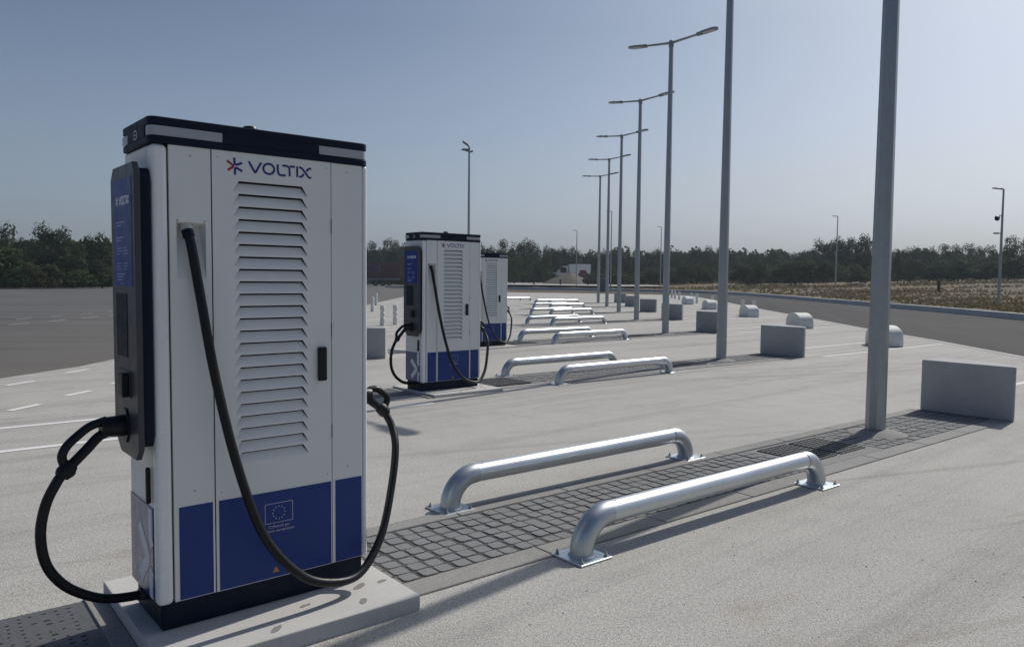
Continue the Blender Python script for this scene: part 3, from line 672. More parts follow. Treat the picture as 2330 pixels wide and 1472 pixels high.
    m = MB(); m.tube(fc[:5], [0.0245] * 5, 14); m.build('cable_sleeve', navy, c, smooth=True)
    return c
ch0 = build_charger()
chl = ['nearest large white and blue charging station with two black cables', 'middle white and blue charging station on its own slab behind the nearest one', 'farthest white and blue charging station partly hidden by the middle one']
adj = [(0, 0), (-0.05, 0.0), (-0.02, 0.0)]; zc = [0.0, -0.035, -0.07]
for k in range(3):
    c = ch0 if k == 0 else copy_tree(ch0)
    c.location = O0 + STEP * k + Vector((adj[k][0], adj[k][1], 0.077 + zc[k])); c.rotation_euler = (0, 0, 0.698)
    tag(c, chl[k], 'charging station', 'charging stations in a row')
slab_l = ['pale concrete slab under the nearest charging station', 'pale concrete slab under the middle charging station', 'pale concrete slab under the farthest charging station']
for k in range(3):
    s_ = thing('station_slab', ST(k, 0, 0), TH, slab_l[k], 'concrete slab', 'slabs under the charging stations'); zt = 0.0765 + zc[k]
    MB().box(-0.06, 1.115, -0.325, 0.79, -0.03, zt).build('slab', slab_c, s_, bevel=0.006)
    m = MB()
    for (x, y_, r1, r2, a) in ((1.02, .10, .032, .02, .4), (.93, -.05, .045, .02, .5), (1.05, -.06, .03, .014, .2), (.86, -.22, .035, .018, .9), (.42, -.25, .04, .016, .7), (.62, -.1, .03, .012, .2), (1.05, .5, .05, .02, .1)):
        pts = [(x + math.cos(t) * r1 * math.cos(a) - math.sin(t) * r2 * math.sin(a), y_ + math.cos(t) * r1 * math.sin(a) + math.sin(t) * r2 * math.cos(a)) for t in np.linspace(0, 2 * math.pi, 14, endpoint=False)]
        pts = [(px + random.uniform(-.003, .003), py + random.uniform(-.003, .003)) for px, py in pts]
        m.prism(pts, zt - .0005, zt + .0012)
    m.build('mortar_plug', cast_c, s_)
    MB().box(-0.15, -0.062, -0.33, 0.80, -0.03, 0.012).build('slab_frame', kerb_c, s_, bevel=0.003, seg=1)

# ================================================================= GUARD RAILS
def build_rail():
    r = thing('guard_rail', (0, 0, 0)); L = 2.60; zc_, rb, pr = 0.226, 0.205, 0.067
    m = MB(); m.tube([(0.215, 0, zc_), (L - 0.215, 0, zc_)], pr, 40); m.build('rail_pipe', galv, r, smooth=True)
    for s in (0, 1):
        f = (lambda x: x) if s == 0 else (lambda x: L - x)
        pts = [(f(0.0), 0, 0.010), (f(0.0), 0, zc_ - rb)] + [(f(rb - rb * math.cos(R(a))), 0, zc_ - rb + rb * math.sin(R(a))) for a in range(9, 91, 9)] + [(f(rb + .012), 0, zc_)]
        m = MB(); m.tube(pts, pr + 0.0035, 36); m.build('rail_elbow', galv_el, r, smooth=True)
        x0 = f(0.0); m = MB(); m.box(x0 - .125, x0 + .125, -.13, .13, 0.0005, 0.013); bp = m.build('base_plate', plate_m, r, bevel=0.003)
        m = MB(); m.tube([(x0, 0, .012), (x0, 0, .022)], [pr + .016, pr + .005], 30); m.build('weld_bead', galv_el, bp, smooth=True)
        for sx in (-1, 1):
            for sy in (-1, 1):
                m = MB(); cx, cy = x0 + sx * .098, sy * .103
                m.lathe([(.015, .013), (.015, .016), (.0105, .016), (.0105, .027), (.006, .0275), (.006, .040), (.005, .041)], 6 if False else 10, (cx, cy)); m.build('bolt', bolt_m, bp)
    for xh in (0.26, 1.55, 2.1):
        MB().lathe([(.005, 0), (.005, .003)], 8).build('rivet', bolt_m, r, loc=(xh, -0.02, zc_ + pr * 0.955))
    return r
rail0 = build_rail(); first = True
nth = ['nearest', 'second', 'third', 'fourth', 'fifth', 'sixth', 'seventh']
for k in range(7):
    for q, (s_, t_, side) in enumerate(((2.245, -0.285, 'camera side'), (2.160, 0.945, 'far side'))):
        r = rail0 if first else copy_tree(rail0); first = False
        r.location = ST(k, s_, t_, 0.0); r.rotation_euler = (0, 0, TH)
        tag(r, f'low galvanised pipe guard rail on the {side} of the {nth[k]} paved strip', 'guard rail', 'galvanised guard rails along the paved strips')
for k, (s_, t_) in enumerate(((-1.9, 0.3), (-1.9, 1.4))):
    r = copy_tree(rail0); r.location = ST(7, s_, t_ - 0.4, 0.0); r.rotation_euler = (0, 0, TH)
    tag(r, ['front one of two lone far guard rails just right of the farthest station', 'rear one of two lone far guard rails just right of the farthest station'][k], 'guard rail', 'galvanised guard rails along the paved strips')

# ================================================================= LAMP POSTS
def luminaire(parent, pos, ang, tilt, name='lamp_head', sc=1.0):
    """flat LED head; its neck points back along -ang"""
    h = thing(name, pos, ang); h.parent = parent; h.rotation_euler = (0, -tilt, ang)
    pl = [(-.02, -.05), (.10, -.06), (.16, -.125), (.52, -.13), (.62, -.09), (.66, 0), (.62, .09), (.52, .13), (.16, .125), (.10, .06), (-.02, .05)]
    pl = [(x * sc, y * sc) for x, y in pl]
    m = MB(); m.prism(pl, -0.02 * sc, 0.03 * sc); m.box(.0, .16 * sc, -.045 * sc, .045 * sc, -.045 * sc, .05 * sc); m.build('head_housing', alu, h, bevel=0.008)
    m = MB(); m.box(.20 * sc, .55 * sc, -.10 * sc, .10 * sc, -0.028 * sc, -0.0205 * sc); m.build('head_lens', led, h)
    m = MB(); m.lathe([(.035 * sc, .03 * sc), (.035 * sc, .06 * sc), (.02 * sc, .075 * sc)], 12, (.42 * sc, 0)); m.build('head_sensor', steel_grey, h)
    return h
def octa_pole(h, r0, r1):
    m = MB(); rs = [(r0, 0.0), (r0 * .96, 1.2), (r1, h)]
    vs = [(r * math.cos(R(22.5 + 45 * j)), r * math.sin(R(22.5 + 45 * j)), z) for r, z in rs for j in range(8)]
    fs = [(i * 8 + j, i * 8 + (j + 1) % 8, (i + 1) * 8 + (j + 1) % 8, (i + 1) * 8 + j) for i in range(2) for j in range(8)] + [tuple(range(8))[::-1], tuple(range(16, 24))]
    return m.add(vs, fs)
def build_lamp():
    l = thing('street_lamp', (0, 0, 0)); hh = 8.53
    octa_pole(hh, 0.104, 0.062).build('pole', galv_pole, l, bevel=0.0015, seg=1)
    m = MB(); m.box(-.036, .036, -.0975, -.085, .42, .95); sd = m.build('service_door', galv_pole, l, bevel=0.002); sd.rotation_euler = (0, 0, R(-62))
    m = MB(); m.box(-0.003, 0.003, -0.0985, -0.09, 0.02, 0.41); ps = m.build('pole_seam', steel_grey, l); ps.rotation_euler = (0, 0, R(-62))
    m = MB(); m.lathe([(.075, hh - .14), (.075, hh + .03), (.05, hh + .05)], 12); m.build('pole_cap', alu, l, smooth=True)
    for sg in (1, -1):
        up_ = math.sin(R(5)); m = MB(); m.tube([(0, sg * .04, hh - .02), (0, sg * .85, hh - .02 + .81 * up_)], [0.038, 0.030], 12); m.build('arm', galv_pole, l, smooth=True)
        luminaire(l, (0, sg * .83, hh - .02 + .79 * up_), R(90) * sg, R(5))
    return l
lamp0 = build_lamp()
for k in range(7):
    l = lamp0 if k == 0 else copy_tree(lamp0)
    l.location = Vector((3.947, 8.256, 0.02)) + Vector((0.3171, 7.34, 0)) * k; l.rotation_euler = (0, 0, 0.8349)
    tag(l, ['nearest tall galvanised lamp post, its thick shaft cut by the top edge', 'second tall galvanised lamp post, top cut by the frame', 'third galvanised lamp post, first whose two arms show against the sky', 'fourth galvanised twin arm lamp post in the row',
            'fifth galvanised twin arm lamp post in the row', 'sixth galvanised twin arm lamp post in the row', 'farthest twin arm lamp post at the end of the row'][k], 'lamp post', 'twin arm lamp posts in a row')
# other masts and lamps
ml_ = thing('floodlight_mast', (bearing(1066, 50), 50, 0), 0, 'slim tall mast with tilted floodlights rising behind the charging stations', 'floodlight mast')
m = MB(); m.tube([(0, 0, 0), (0, 0, 10.0)], [.10, .06], 12); m.build('pole', galv_pole, ml_, smooth=True)
m = MB(); m.tube([(0, 0, 9.95), (-.06, 0, 10.08)], .05, 10); m.tube([(-.25, 0, 9.75), (.22, 0, 9.68)], .03, 8); m.build('bracket', steel_grey, ml_)
for (p, rt_) in (((-.22, 0, 10.20), (0, R(35), 0)), ((-.22, 0, 9.82), (0, R(0), R(25))), ((.14, .0, 9.72), (0, R(-30), R(10)))):
    m = MB(); m.box(-.24, .20, -.17, .17, -.045, .055) if p[0] < 0 else m.box(-.08, .10, -.08, .08, -.05, .05); f_ = m.build('floodlight', steel_grey, ml_, bevel=0.02); f_.location = p; f_.rotation_euler = rt_
def single_lamp(px, top, Y, base_z, ang, label, cam_=False, r0=.09):
    x = bearing(px, Y); ht = hgt(px, top, Y) - base_z
    l = thing('street_lamp', (x, Y, base_z), 0, label, 'street lamp', 'single arm lamps round the car park')
    m = MB(); m.tube([(0, 0, 0), (0, 0, ht)], [r0, r0 * .55], 12); m.build('pole', galv_pole, l, smooth=True)
    luminaire(l, (-.05 if ang > 1 else .05, 0, ht), ang, R(4), sc=0.95)
    if cam_:
        m = MB(); m.tube([(0, 0, ht * .775), (-.24, 0, ht * .775), (-.26, 0, ht * .765)], .035, 8); br = m.build('camera_bracket', steel_grey, l)
        m = MB(); m.lathe([(.05, .12), (.13, .08), (.14, -.02), (.12, -.11), (.06, -.17)], 16); m.build('dome_camera', black, br, smooth=True, loc=(-.30, 0, ht * .775 - .14))
        m = MB(); m.tube([(0, 0, ht * .623), (-.2, 0, ht * .623)], .03, 8); b2 = m.build('camera_bracket', steel_grey, l)
        m = MB(); m.box(-.46, -.16, -.05, .05, ht * .623 - .05, ht * .623 + .04); m.build('bullet_camera', steel_grey, b2, bevel=.01)
    return l
single_lamp(2272, 433, 45, 0.3, R(180), 'lamp post with two security cameras near the right edge, standing in the meadow', True)
single_lamp(1900, 494, 92, 0.9, R(180), 'single arm lamp post in the dry meadow left of the nearest thick pole')
single_lamp(1502, 518, 118, 0.4, R(180), 'small far lamp post between the third and fourth tall lamp posts')
single_lamp(1311, 526, 118, 0.6, R(180), 'small far lamp post beside the gravel heap and the white lorry')
single_lamp(1389, 483, 95, -0.02, R(180), 'slim far lamp post right behind the sixth tall lamp post')

# ================================================================= BLOCKS, BUMPERS, BOLLARDS
def block_mesh(w=1.05, d=0.50, h=0.64):
    pts = [(0, -w / 2)] + [(p[0], p[1]) for p in smooth2([(0.03, -w / 2), (0.16, -.47), (0.28, -.37), (0.38, -.20), (0.46, .02), (0.51, .26), (0.53, w / 2)], 3)] + [(0, w / 2)]
    m = MB(); m.prism(pts, 0, h); me = m.mesh('concrete_block', True); me.materials.append(block_c); return me
bme = block_mesh(); bme.set_sharp_from_angle(angle=R(38))
bl = ['nearest grey concrete block at the end of the paved strip, right edge', 'second grey concrete block right of the second tall lamp post', 'third grey concrete block partly behind the second tall lamp post',
      'fourth grey concrete block just right of the third tall lamp post', 'fifth grey concrete block right of the fourth tall lamp post', 'sixth small grey concrete block behind the fourth lamp post', 'farthest small grey concrete block in the row']
for k in range(7):
    o = bpy.data.objects.new('concrete_block', bme); C.objects.link(o); o.location = ST(k, 9.32, 0.305, 0.0); o.rotation_euler = (0, 0, TH)
    bv = o.modifiers.new('bevel', 'BEVEL'); bv.width = .012; bv.segments = 2; bv.limit_method = 'ANGLE'; bv.angle_limit = R(40)
    tag(o, bl[k], 'concrete block', 'concrete blocks at the strip ends')
for (x, y, lb) in ((-2.55, 15.22, 'grey concrete block left of the middle charging station'),):
    m = MB(); m.box(-0.95, 0.0, 0.0, .45, 0, .61); o = m.build('concrete_block', block_c, bevel=.012); o.location = (x + .04, y, 0); o.rotation_euler = (0, 0, .06)
    tag(o, lb, 'concrete block')
# half round white bumpers
def bumper_mesh():
    m = MB(); w_, h_, L = 1.12, .52, .50; n = 18
    pts = [(-w_ / 2, 0)] + [(w_ / 2 * .985 * -math.cos(math.pi * i / n), .17 + (h_ - .17) * math.sin(math.pi * i / n) ** .82) for i in range(n + 1)] + [(w_ / 2, 0)]
    m.prism(pts, 0, L, 'x'); me = m.mesh('wheel_stop_bumper', True); me.set_sharp_from_angle(angle=R(38)); me.materials.append(whitec); return me
hme = bumper_mesh()
for i, (x, y, lb) in enumerate(((9.24, 19.60, 'nearest white half round concrete bumper, left part behind the thick pole'), (9.78, 26.78, 'second white half round bumper above the second grey block'),
                                (10.40, 34.55, 'third white half round bumper with two bollards behind'), (10.75, 42.9, 'fourth white half round bumper behind the second tall lamp post'), (11.45, 51.3, 'farthest white half round bumper near the far bollards'))):
    o = bpy.data.objects.new('round_bumper', hme); C.objects.link(o); o.location = (x, y, 0); o.rotation_euler = (0, 0, .08)
    if i == 0: o.scale = (1, .82, 1); o.location.y -= .06
    tag(o, lb, 'concrete bumper', 'white half round bumpers along the road')
    bv = o.modifiers.new('bevel', 'BEVEL'); bv.width = .02; bv.segments = 3; bv.limit_method = 'ANGLE'; bv.angle_limit = R(40)
def bollard_mesh():
    m = MB(); r = .085
    m.lathe([(r, 0), (r, .26), (r * .78, .275), (r * .78, .335), (r, .35), (r, .43), (r * .78, .445), (r * .78, .505), (r, .52), (r, .66), (r * .9, .68), (r * .3, .685)], 20)
    me = m.mesh('bollard', True); me.set_sharp_from_angle(angle=R(38)); me.materials.append(whitec); return me
bom = bollard_mesh()
spots = [(871, 25.6, 'left one of two white grooved bollards beside the nearest charging station'), (900, 26.2, 'right one of two white grooved bollards beside the nearest charging station'),
         (1690, 37.2, 'left white bollard behind the third half round bumper'), (1716, 36.4, 'right white bollard behind the third half round bumper'), (1621, 46, 'single white bollard left of the second tall lamp post'),
         (1573, 56, 'white bollard above the farthest bumper, left of its pair'), (1586, 54, 'white bollard right beside the farthest bumper'), (1536, 66, 'far white bollard right of the third lamp post, left of a pair'),
         (1546, 63, 'far white bollard right of the third lamp post, right of a pair'), (1529, 69, 'farthest white bollard touching the third lamp post')]
for px, Y, lb in spots:
    o = bpy.data.objects.new('bollard', bom); C.objects.link(o); o.location = (bearing(px, Y), Y, -0.005); tag(o, lb, 'bollard', 'white grooved bollards')
# extra little white posts seen between the first two stations
for i, (px, Y) in enumerate(((848, 36), (856, 44))):
    o = bpy.data.objects.new('bollard', bom); C.objects.link(o); o.location = (bearing(px, Y), Y, -0.005); tag(o, ['small white bollard at the edge of the nearest station, far off', 'smallest white bollard between the nearest station and the truck'][i], 'bollard', 'white grooved bollards')

# ================================================================= FAR THINGS
# curtain-side lorry on the left yard
T = thing('parked_truck', (-28.0, 143, 0), R(8), 'dark red curtain sided semi trailer parked at the tree line', 'truck')
m = MB(); m.box(-13.6, 0, 0, 2.5, 1.45, 4.25); tb = m.build('trailer_box', red_m, T, bevel=.03); T.location = (bearing(911, 143), 143, -0.03)
m = MB()
for i in range(9): m.box(-13.6 + i * 1.69, -13.54 + i * 1.69, -.03, -.002, 1.5, 4.2)
m.build('curtain_strap', pitch_m, tb)
MB().box(-13.6, 0, -.02, 2.5, 1.22, 1.44).build('chassis_rail', steel_grey, T)
MB().box(-13.6, -.02, -.035, -.021, 1.16, 1.24).build('side_guard', ink_g, T)
for x in (-1.9, -3.2, -4.5, -7.6, -11.5, -12.8):
    for yy in (0.06, 2.15):
        m = MB(); m.tube([(x, yy, .52), (x, yy + .3, .52)], .52, 20); wl = m.build('wheel', black, T); m = MB(); m.tube([(x, yy - .012, .52), (x, yy + .01, .52)], .2, 12); m.build('wheel_hub', steel_grey, wl)
MB().box(-6.4, -5.2, .2, 2.3, .55, 1.15).build('pallet_box', steel_grey, T)
me = text_mesh('GERS', 1.75, 'lettering'); o = link_mesh('lettering', me, ink_b, T, loc=(-5.6, -.06, 2.6)); o.rotation_euler = (R(90), 0, 0)
me2 = text_mesh('GERS', 1.82, 'lettering_edge'); o = link_mesh('lettering_edge', me2, ink_dim, T, loc=(-5.62, -.052, 2.575)); o.rotation_euler = (R(90), 0, 0)
# white lorry and red trailer behind the gravel heap
T = thing('white_lorry', (bearing(1290, 175), 175, 0.65), R(4), 'small white lorry with a box body behind the gravel heap', 'lorry')
m = MB(); m.box(.4, 5.4, 0, 2.4, 1.2, 4.3); m.build('lorry_box', white, T, bevel=.05)
m = MB(); m.prism([(-2.4, 1.0), (.2, 1.0), (.2, 3.9), (-1.7, 3.9), (-2.4, 2.3)], 0.1, 2.3, 'y'); cb = m.build('cab', white, T, bevel=.06)
MB().box(-1.5, -.2, .06, .099, 2.2, 3.5).build('cab_window', pitch_m, cb)
MB().box(-2.2, 5.3, .2, 2.2, .7, 1.0).build('chassis_rail', steel_grey, T)
for x in (-1.3, 3.4, 4.5):
    m = MB(); m.tube([(x, .05, .5), (x, .35, .5)], .5, 16); m.build('wheel', black, T)
T = thing('farm_trailer', (bearing(1333, 165), 165, 0.62), 0, 'small red machine parked right of the gravel heap', 'machine')
m = MB(); m.prism([(-1.6, .8), (1.6, .8), (1.9, 2.0), (.4, 2.1), (-.2, 2.9), (-1.2, 2.9), (-1.6, 2.0)], -.8, .8, 'y'); m.build('machine_body', redp, T, bevel=.05)
for x in (-1.1, 1.2):
    m = MB(); m.tube([(x, -1.0, .6), (x, -.7, .6)], .6, 16); m.build('wheel', black, T)
# gravel heap
m = MB(); NR, NS = 12, 40; rr_ = random.Random(9)
vs_ = []; 
for i in range(NR + 1):
    f_ = i / NR
    for j in range(NS):
        a = 2 * math.pi * j / NS; rad = (4.9 + .5 * math.sin(3 * a) + .4 * math.sin(5 * a + 1)) * f_; z = 2.45 * (1 - f_) ** .95 + rr_.uniform(-.05, .05) * (f_ < 1)
        vs_.append((rad * math.cos(a), rad * math.sin(a), z))
fs_ = [(i * NS + j, (i + 1) * NS + j, (i + 1) * NS + (j + 1) % NS, i * NS + (j + 1) % NS) for i in range(NR) for j in range(NS)]
m.add(vs_, fs_); hp = m.build('gravel_heap', gravel, smooth=True); hp.location = (bearing(1294, 150), 150, 0.60); tag(hp, 'cone shaped heap of beige gravel in front of the white lorry', 'gravel heap')
# grey cabinet by the sixth lamp
cb = thing('utility_cabinet', (bearing(1370, 100), 100, -.03), 0, 'tall grey utility cabinet beside the farthest lamp posts', 'utility cabinet')
MB().box(-.45, .45, -.3, .3, 0, 1.75).build('cabinet_body', steel_grey, cb, bevel=.02); MB().box(-.5, .5, -.35, .35, 1.751, 1.82).build('cabinet_roof', galv_pole, cb)
# dark post in the meadow
po = thing('wooden_post', (bearing(2135, 82), 82, mz(2135, 82)), 0, 'short dark wooden post standing alone in the dry meadow', 'post')
m = MB(); m.lathe([(.16, 0), (.15, 1.15), (.10, 1.28)], 10); m.build('post_shaft', wood, po); m = MB(); m.tube([(0, 0, 1.27), (0, 0, 1.36)], .03, 6); m.build('post_pin', steel_grey, po)
# saplings' stakes / small markers on the plaza edge
for i, px in enumerate((1215, 1275, 1338)):
    s_ = thing('low_bollard', (bearing(px, 128), 128, .62), 0, ['leftmost of three dark knee high bollards on the far plaza', 'middle one of three dark knee high bollards below the gravel heap', 'rightmost of three dark knee high bollards on the far plaza'][i], 'bollard', 'dark low bollards on the far plaza')
    m = MB(); m.lathe([(.12, 0), (.12, .55), (.16, .6), (.16, .8), (.05, .9)], 10); m.build('bollard_shaft', pitch_m, s_)
gh = thing('height_gate', (bearing(1240, 172), 172, .65), 0, 'low pale metal goal shaped barrier left of the gravel heap', 'barrier')
m = MB(); m.tube([(0, 0, 0), (0, 0, 2.2)], .09, 8); m.tube([(8, 0, 0), (8, 0, 2.2)], .09, 8); m.build('barrier_post', galv, gh); m = MB(); m.tube([(-.1, 0, 2.2), (8.1, 0, 2.2)], .08, 8); m.build('barrier_beam', galv, gh)

# ================================================================= VEGETATION
def quads_mesh(name, cen, nrm, size, tint, mat, aspect=1.0):
    n = len(cen); a = rng.normal(size=(n, 3)); a -= nrm * (a * nrm).sum(1, keepdims=True); a /= np.linalg.norm(a, axis=1, keepdims=True) + 1e-9
    b = np.cross(nrm, a); sz = size[:, None]
    v = np.stack([cen - a * sz - b * sz * aspect * .25, cen + b * sz * .85 * aspect, cen + a * sz - b * sz * aspect * .15, cen - b * sz * .85 * aspect], 1).reshape(-1, 3)
    me = bpy.data.meshes.new(name); me.vertices.add(4 * n); me.vertices.foreach_set('co', v.ravel().astype(np.float32))
    me.loops.add(4 * n); me.loops.foreach_set('vertex_index', np.arange(4 * n, dtype=np.int32)); me.polygons.add(n)
    me.polygons.foreach_set('loop_start', np.arange(0, 4 * n, 4, dtype=np.int32)); me.polygons.foreach_set('loop_total', np.full(n, 4, dtype=np.int32)); me.update()
    at = me.attributes.new('tint', 'FLOAT', 'FACE'); at.data.foreach_set('value', tint.astype(np.float32)); me.materials.append(mat); return me
def crown_points(kind, n, seed):
    g = np.random.default_rng(seed); P_, N_, T_, S_ = [], [], [], []
    # crown is 1 high (z 0..1) and about 1 wide
    lobes = []
    if kind == 'round':
        for i in range(26):
            a = g.uniform(0, 2 * np.pi); zz = g.uniform(.12, .88); rmax = .42 * math.sqrt(max(.05, 1 - ((zz - .45) / .58) ** 2)); r = rmax * g.uniform(.3, .95)
            lobes.append((r * math.cos(a), r * math.sin(a), zz, g.uniform(.11, .19), g.uniform(.75, 1.05)))
    elif kind == 'conifer':
        for i in range(30):
            zz = g.uniform(.05, .95); a = g.uniform(0, 2 * np.pi); r = (.34 * (1 - zz) ** .8 + .02) * g.uniform(.4, 1.1)
            lobes.append((r * math.cos(a), r * math.sin(a), zz, .06 + .09 * (1 - zz), .6))
    elif kind == 'tall':
        for i in range(24):
            a = g.uniform(0, 2 * np.pi); zz = g.uniform(.1, .92); rmax = .30 * math.sqrt(max(.04, 1 - ((zz - .42) / .62) ** 2)); r = rmax * g.uniform(.2, 1)
            lobes.append((r * math.cos(a), r * math.sin(a), zz, g.uniform(.08, .14), 1.2))
    else:
        for i in range(16):
            a = g.uniform(0, 2 * np.pi); zz = g.uniform(.15, .7); r = .40 * g.uniform(.1, 1) * (1.15 - zz)
            lobes.append((r * math.cos(a), r * math.sin(a), zz, g.uniform(.14, .24), .9))
    per = n // len(lobes)
    for (x, y, z, r, el) in lobes:
        d = g.normal(size=(per, 3)); d /= np.linalg.norm(d, axis=1, keepdims=True); rad = r * g.uniform(.55, 1.12, per)[:, None]
        p = np.array([x, y, z]) + d * rad * np.array([1, 1, el]); P_.append(p)
        nn_ = d + g.normal(size=(per, 3)) * .55; nn_ /= np.linalg.norm(nn_, axis=1, keepdims=True); N_.append(nn_)
        T_.append(np.clip(g.uniform(0, 1) * .45 + g.uniform(0, 1, per) * .55, 0, 1)); S_.append(g.uniform(.6, 1.25, per))
    P_ = np.vstack(P_); P_[:, 2] -= P_[:, 2].min(); P_[:, 2] /= P_[:, 2].max()
    return P_, np.vstack(N_), np.concatenate(T_), np.concatenate(S_)
CR = {}
def crown_mesh(kind, v, mat, leaf, n=3600):
    key = (kind, v, mat.name)
    if key not in CR:
        p, nn_, t, s = crown_points(kind, n, hash(kind) % 1 + v * 17 + len(kind)); CR[key] = quads_mesh('crown', p, nn_, s * leaf, t, mat)
    return CR[key]
def trunk_mesh():
    m = MB(); m.tube([(0, 0, 0), (.01, .01, .35), (-.01, .02, .8), (.0, .0, 1.0)], [.035, .026, .016, .006], 8)
    for (a, z0_, z1_, r) in ((0.4, .30, .62, .22), (2.3, .36, .70, .20), (4.1, .33, .66, .24), (5.4, .45, .8, .15), (1.3, .5, .85, .14)):
        m.tube([(0, 0, z0_), (r * .5 * math.cos(a), r * .5 * math.sin(a), (z0_ + z1_) / 2 - .02), (r * math.cos(a), r * math.sin(a), z1_)], [.016, .011, .005], 6)
    me = m.mesh('trunk', True); me.materials.append(bark); return me
trm = trunk_mesh()
def tree(px, top, wpx, Y, kind, mat, label, base=None, name='tree', cat='tree', group='trees along the far edge'):
    b0 = base if base is not None else 0.0; x = bearing(px, Y); h_ = hgt(px, top, Y) - b0; w_ = wpx / FPX * Y
    t = thing(name, (x, Y, b0 - .1), random.uniform(0, 6.28), label, cat, group)
    me = crown_mesh(kind, random.randrange(3), mat, .0185 if kind != 'bush' else .028)
    o = bpy.data.objects.new('crown', me); C.objects.link(o); o.parent = t; o.location = (0, 0, h_ * (.04 if kind in ('round', 'bush') else .08)); o.scale = (w_ * 1.05, w_ * 1.05, h_ * .97)
    if kind != 'bush':
        o = bpy.data.objects.new('trunk', trm); C.objects.link(o); o.parent = t; o.scale = (w_ * .9, w_ * .9, h_ * .9)
    return t
D_, M_, P__, L_ = leaf_dark, leaf_mid, leaf_pine, leaf_pale
lf = -0.1
T1 = [(-20, 496, 120, 88, 'round', M_, 'big leafy tree cut by the left edge of the photo'), (62, 540, 90, 96, 'round', D_, 'rounded dark tree second from the left edge'),
      (122, 503, 105, 94, 'round', D_, 'tallest dark tree left of the nearest charging station'), (178, 545, 80, 98, 'round', M_, 'low dark tree right of the tallest left tree'),
      (226, 528, 80, 98, 'round', D_, 'dark tree just left of the nearest charging station'), (300, 540, 90, 100, 'round', D_, 'tree hidden behind the nearest charging station')]
for a in T1[:5]: tree(*a, base=lf)
for i, (px, top, wpx, Y, mat, lb) in enumerate(((10, 560, 150, 85, M_, 'wide grey green shrub at the far left'), (70, 598, 80, 84, L_, 'low pale shrub near the far left edge of the yard'), (120, 600, 90, 86, L_, 'pale bushy shrub in front of the tallest left tree'),
                                                (160, 575, 90, 92, M_, 'mid green shrub below the low dark tree'), (228, 588, 60, 90, L_, 'bright green bush left of the nearest charging station'), (45, 610, 80, 83, M_, 'low dark bramble along the yard edge'), (185, 612, 90, 88, M_, 'low bramble beside the bright green bush'), (250, 605, 70, 92, M_, 'low bush at the edge of the nearest station'))):
    tree(px, top, wpx, Y, 'bush', mat, lb, base=lf, name='shrub', cat='shrub', group='shrubs along the yard')
c1 = [(846, 548, 50, 175, 'round', D_, 'dark tree right beside the nearest station above the red truck'), (882, 542, 52, 178, 'round', D_, 'dark tree above the middle of the red truck'), (908, 545, 50, 176, 'round', P__, 'pointed dark tree left of the middle station'),
      (868, 562, 34, 168, 'round', L_, 'pale tree just above the red truck'),
      (1108, 552, 60, 170, 'round', D_, 'dark tree right of the middle station roof'), (1150, 545, 62, 172, 'round', D_, 'dark tree above the far station'), (1192, 540, 66, 170, 'round', D_, 'tall rounded tree right of the far station'),
      (1226, 553, 56, 174, 'round', D_, 'dark tree left of the gravel heap'), (1262, 560, 56, 176, 'round', D_, 'dark tree above the gravel heap'), (1300, 560, 58, 178, 'round', D_, 'dark tree behind the white lorry'),
      (1344, 577, 50, 185, 'round', D_, 'lower dark tree right of the white lorry'), (1372, 566, 50, 185, 'round', D_, 'dark tree between the far lamp posts'), (1398, 563, 44, 182, 'round', D_, 'dark tree behind the sixth lamp post'),
      (1440, 568, 60, 185, 'round', D_, 'dark tree behind the fourth lamp post'), (1485, 564, 60, 180, 'round', D_, 'dark tree left of the third lamp post'), (1545, 567, 62, 178, 'round', D_, 'dark tree right of the third lamp post'),
      (1585, 568, 60, 176, 'round', P__, 'pointed tree midway between second and third lamp posts'), (1618, 558, 56, 170, 'round', D_, 'dark tree just left of the second lamp post'), (1668, 572, 60, 170, 'round', P__, 'pointed tree just right of the second lamp post'),
      (1705, 573, 60, 168, 'round', D_, 'low dark tree right of the second lamp post'), (1752, 570, 60, 165, 'round', D_, 'low dark tree left of the meadow lamp'), (1800, 572, 60, 162, 'round', D_, 'low dark tree below the left slope of the tall conifers'),
      (1842, 565, 56, 160, 'round', D_, 'dark tree left of the tallest conifers'), (1876, 541, 70, 152, 'round', P__, 'left one of the tall dark conifers'), (1908, 536, 66, 150, 'round', P__, 'tall dark conifer behind the meadow lamp'),
      (1942, 538, 60, 148, 'round', P__, 'tall dark conifer left of the thick pole'), (1974, 530, 76, 148, 'round', P__, 'tallest dark conifer touching the thick pole'), (2042, 562, 66, 158, 'round', D_, 'dark tree just right of the thick pole'),
      (2090, 560, 66, 160, 'round', D_, 'dark tree in the right wood, second from the thick pole'), (2138, 555, 66, 160, 'round', D_, 'dark tree above the wooden post'), (2186, 552, 66, 160, 'round', D_, 'dark tree left of the camera lamp'),
      (2236, 556, 62, 158, 'round', D_, 'dark tree behind the camera lamp'), (2292, 536, 56, 130, 'round', D_, 'taller tree right of the camera lamp'), (2330, 543, 56, 132, 'tall', M_, 'tree cut by the right edge of the photo')]
for a in c1: tree(*a, base=mz(a[0], a[3]) - .2)
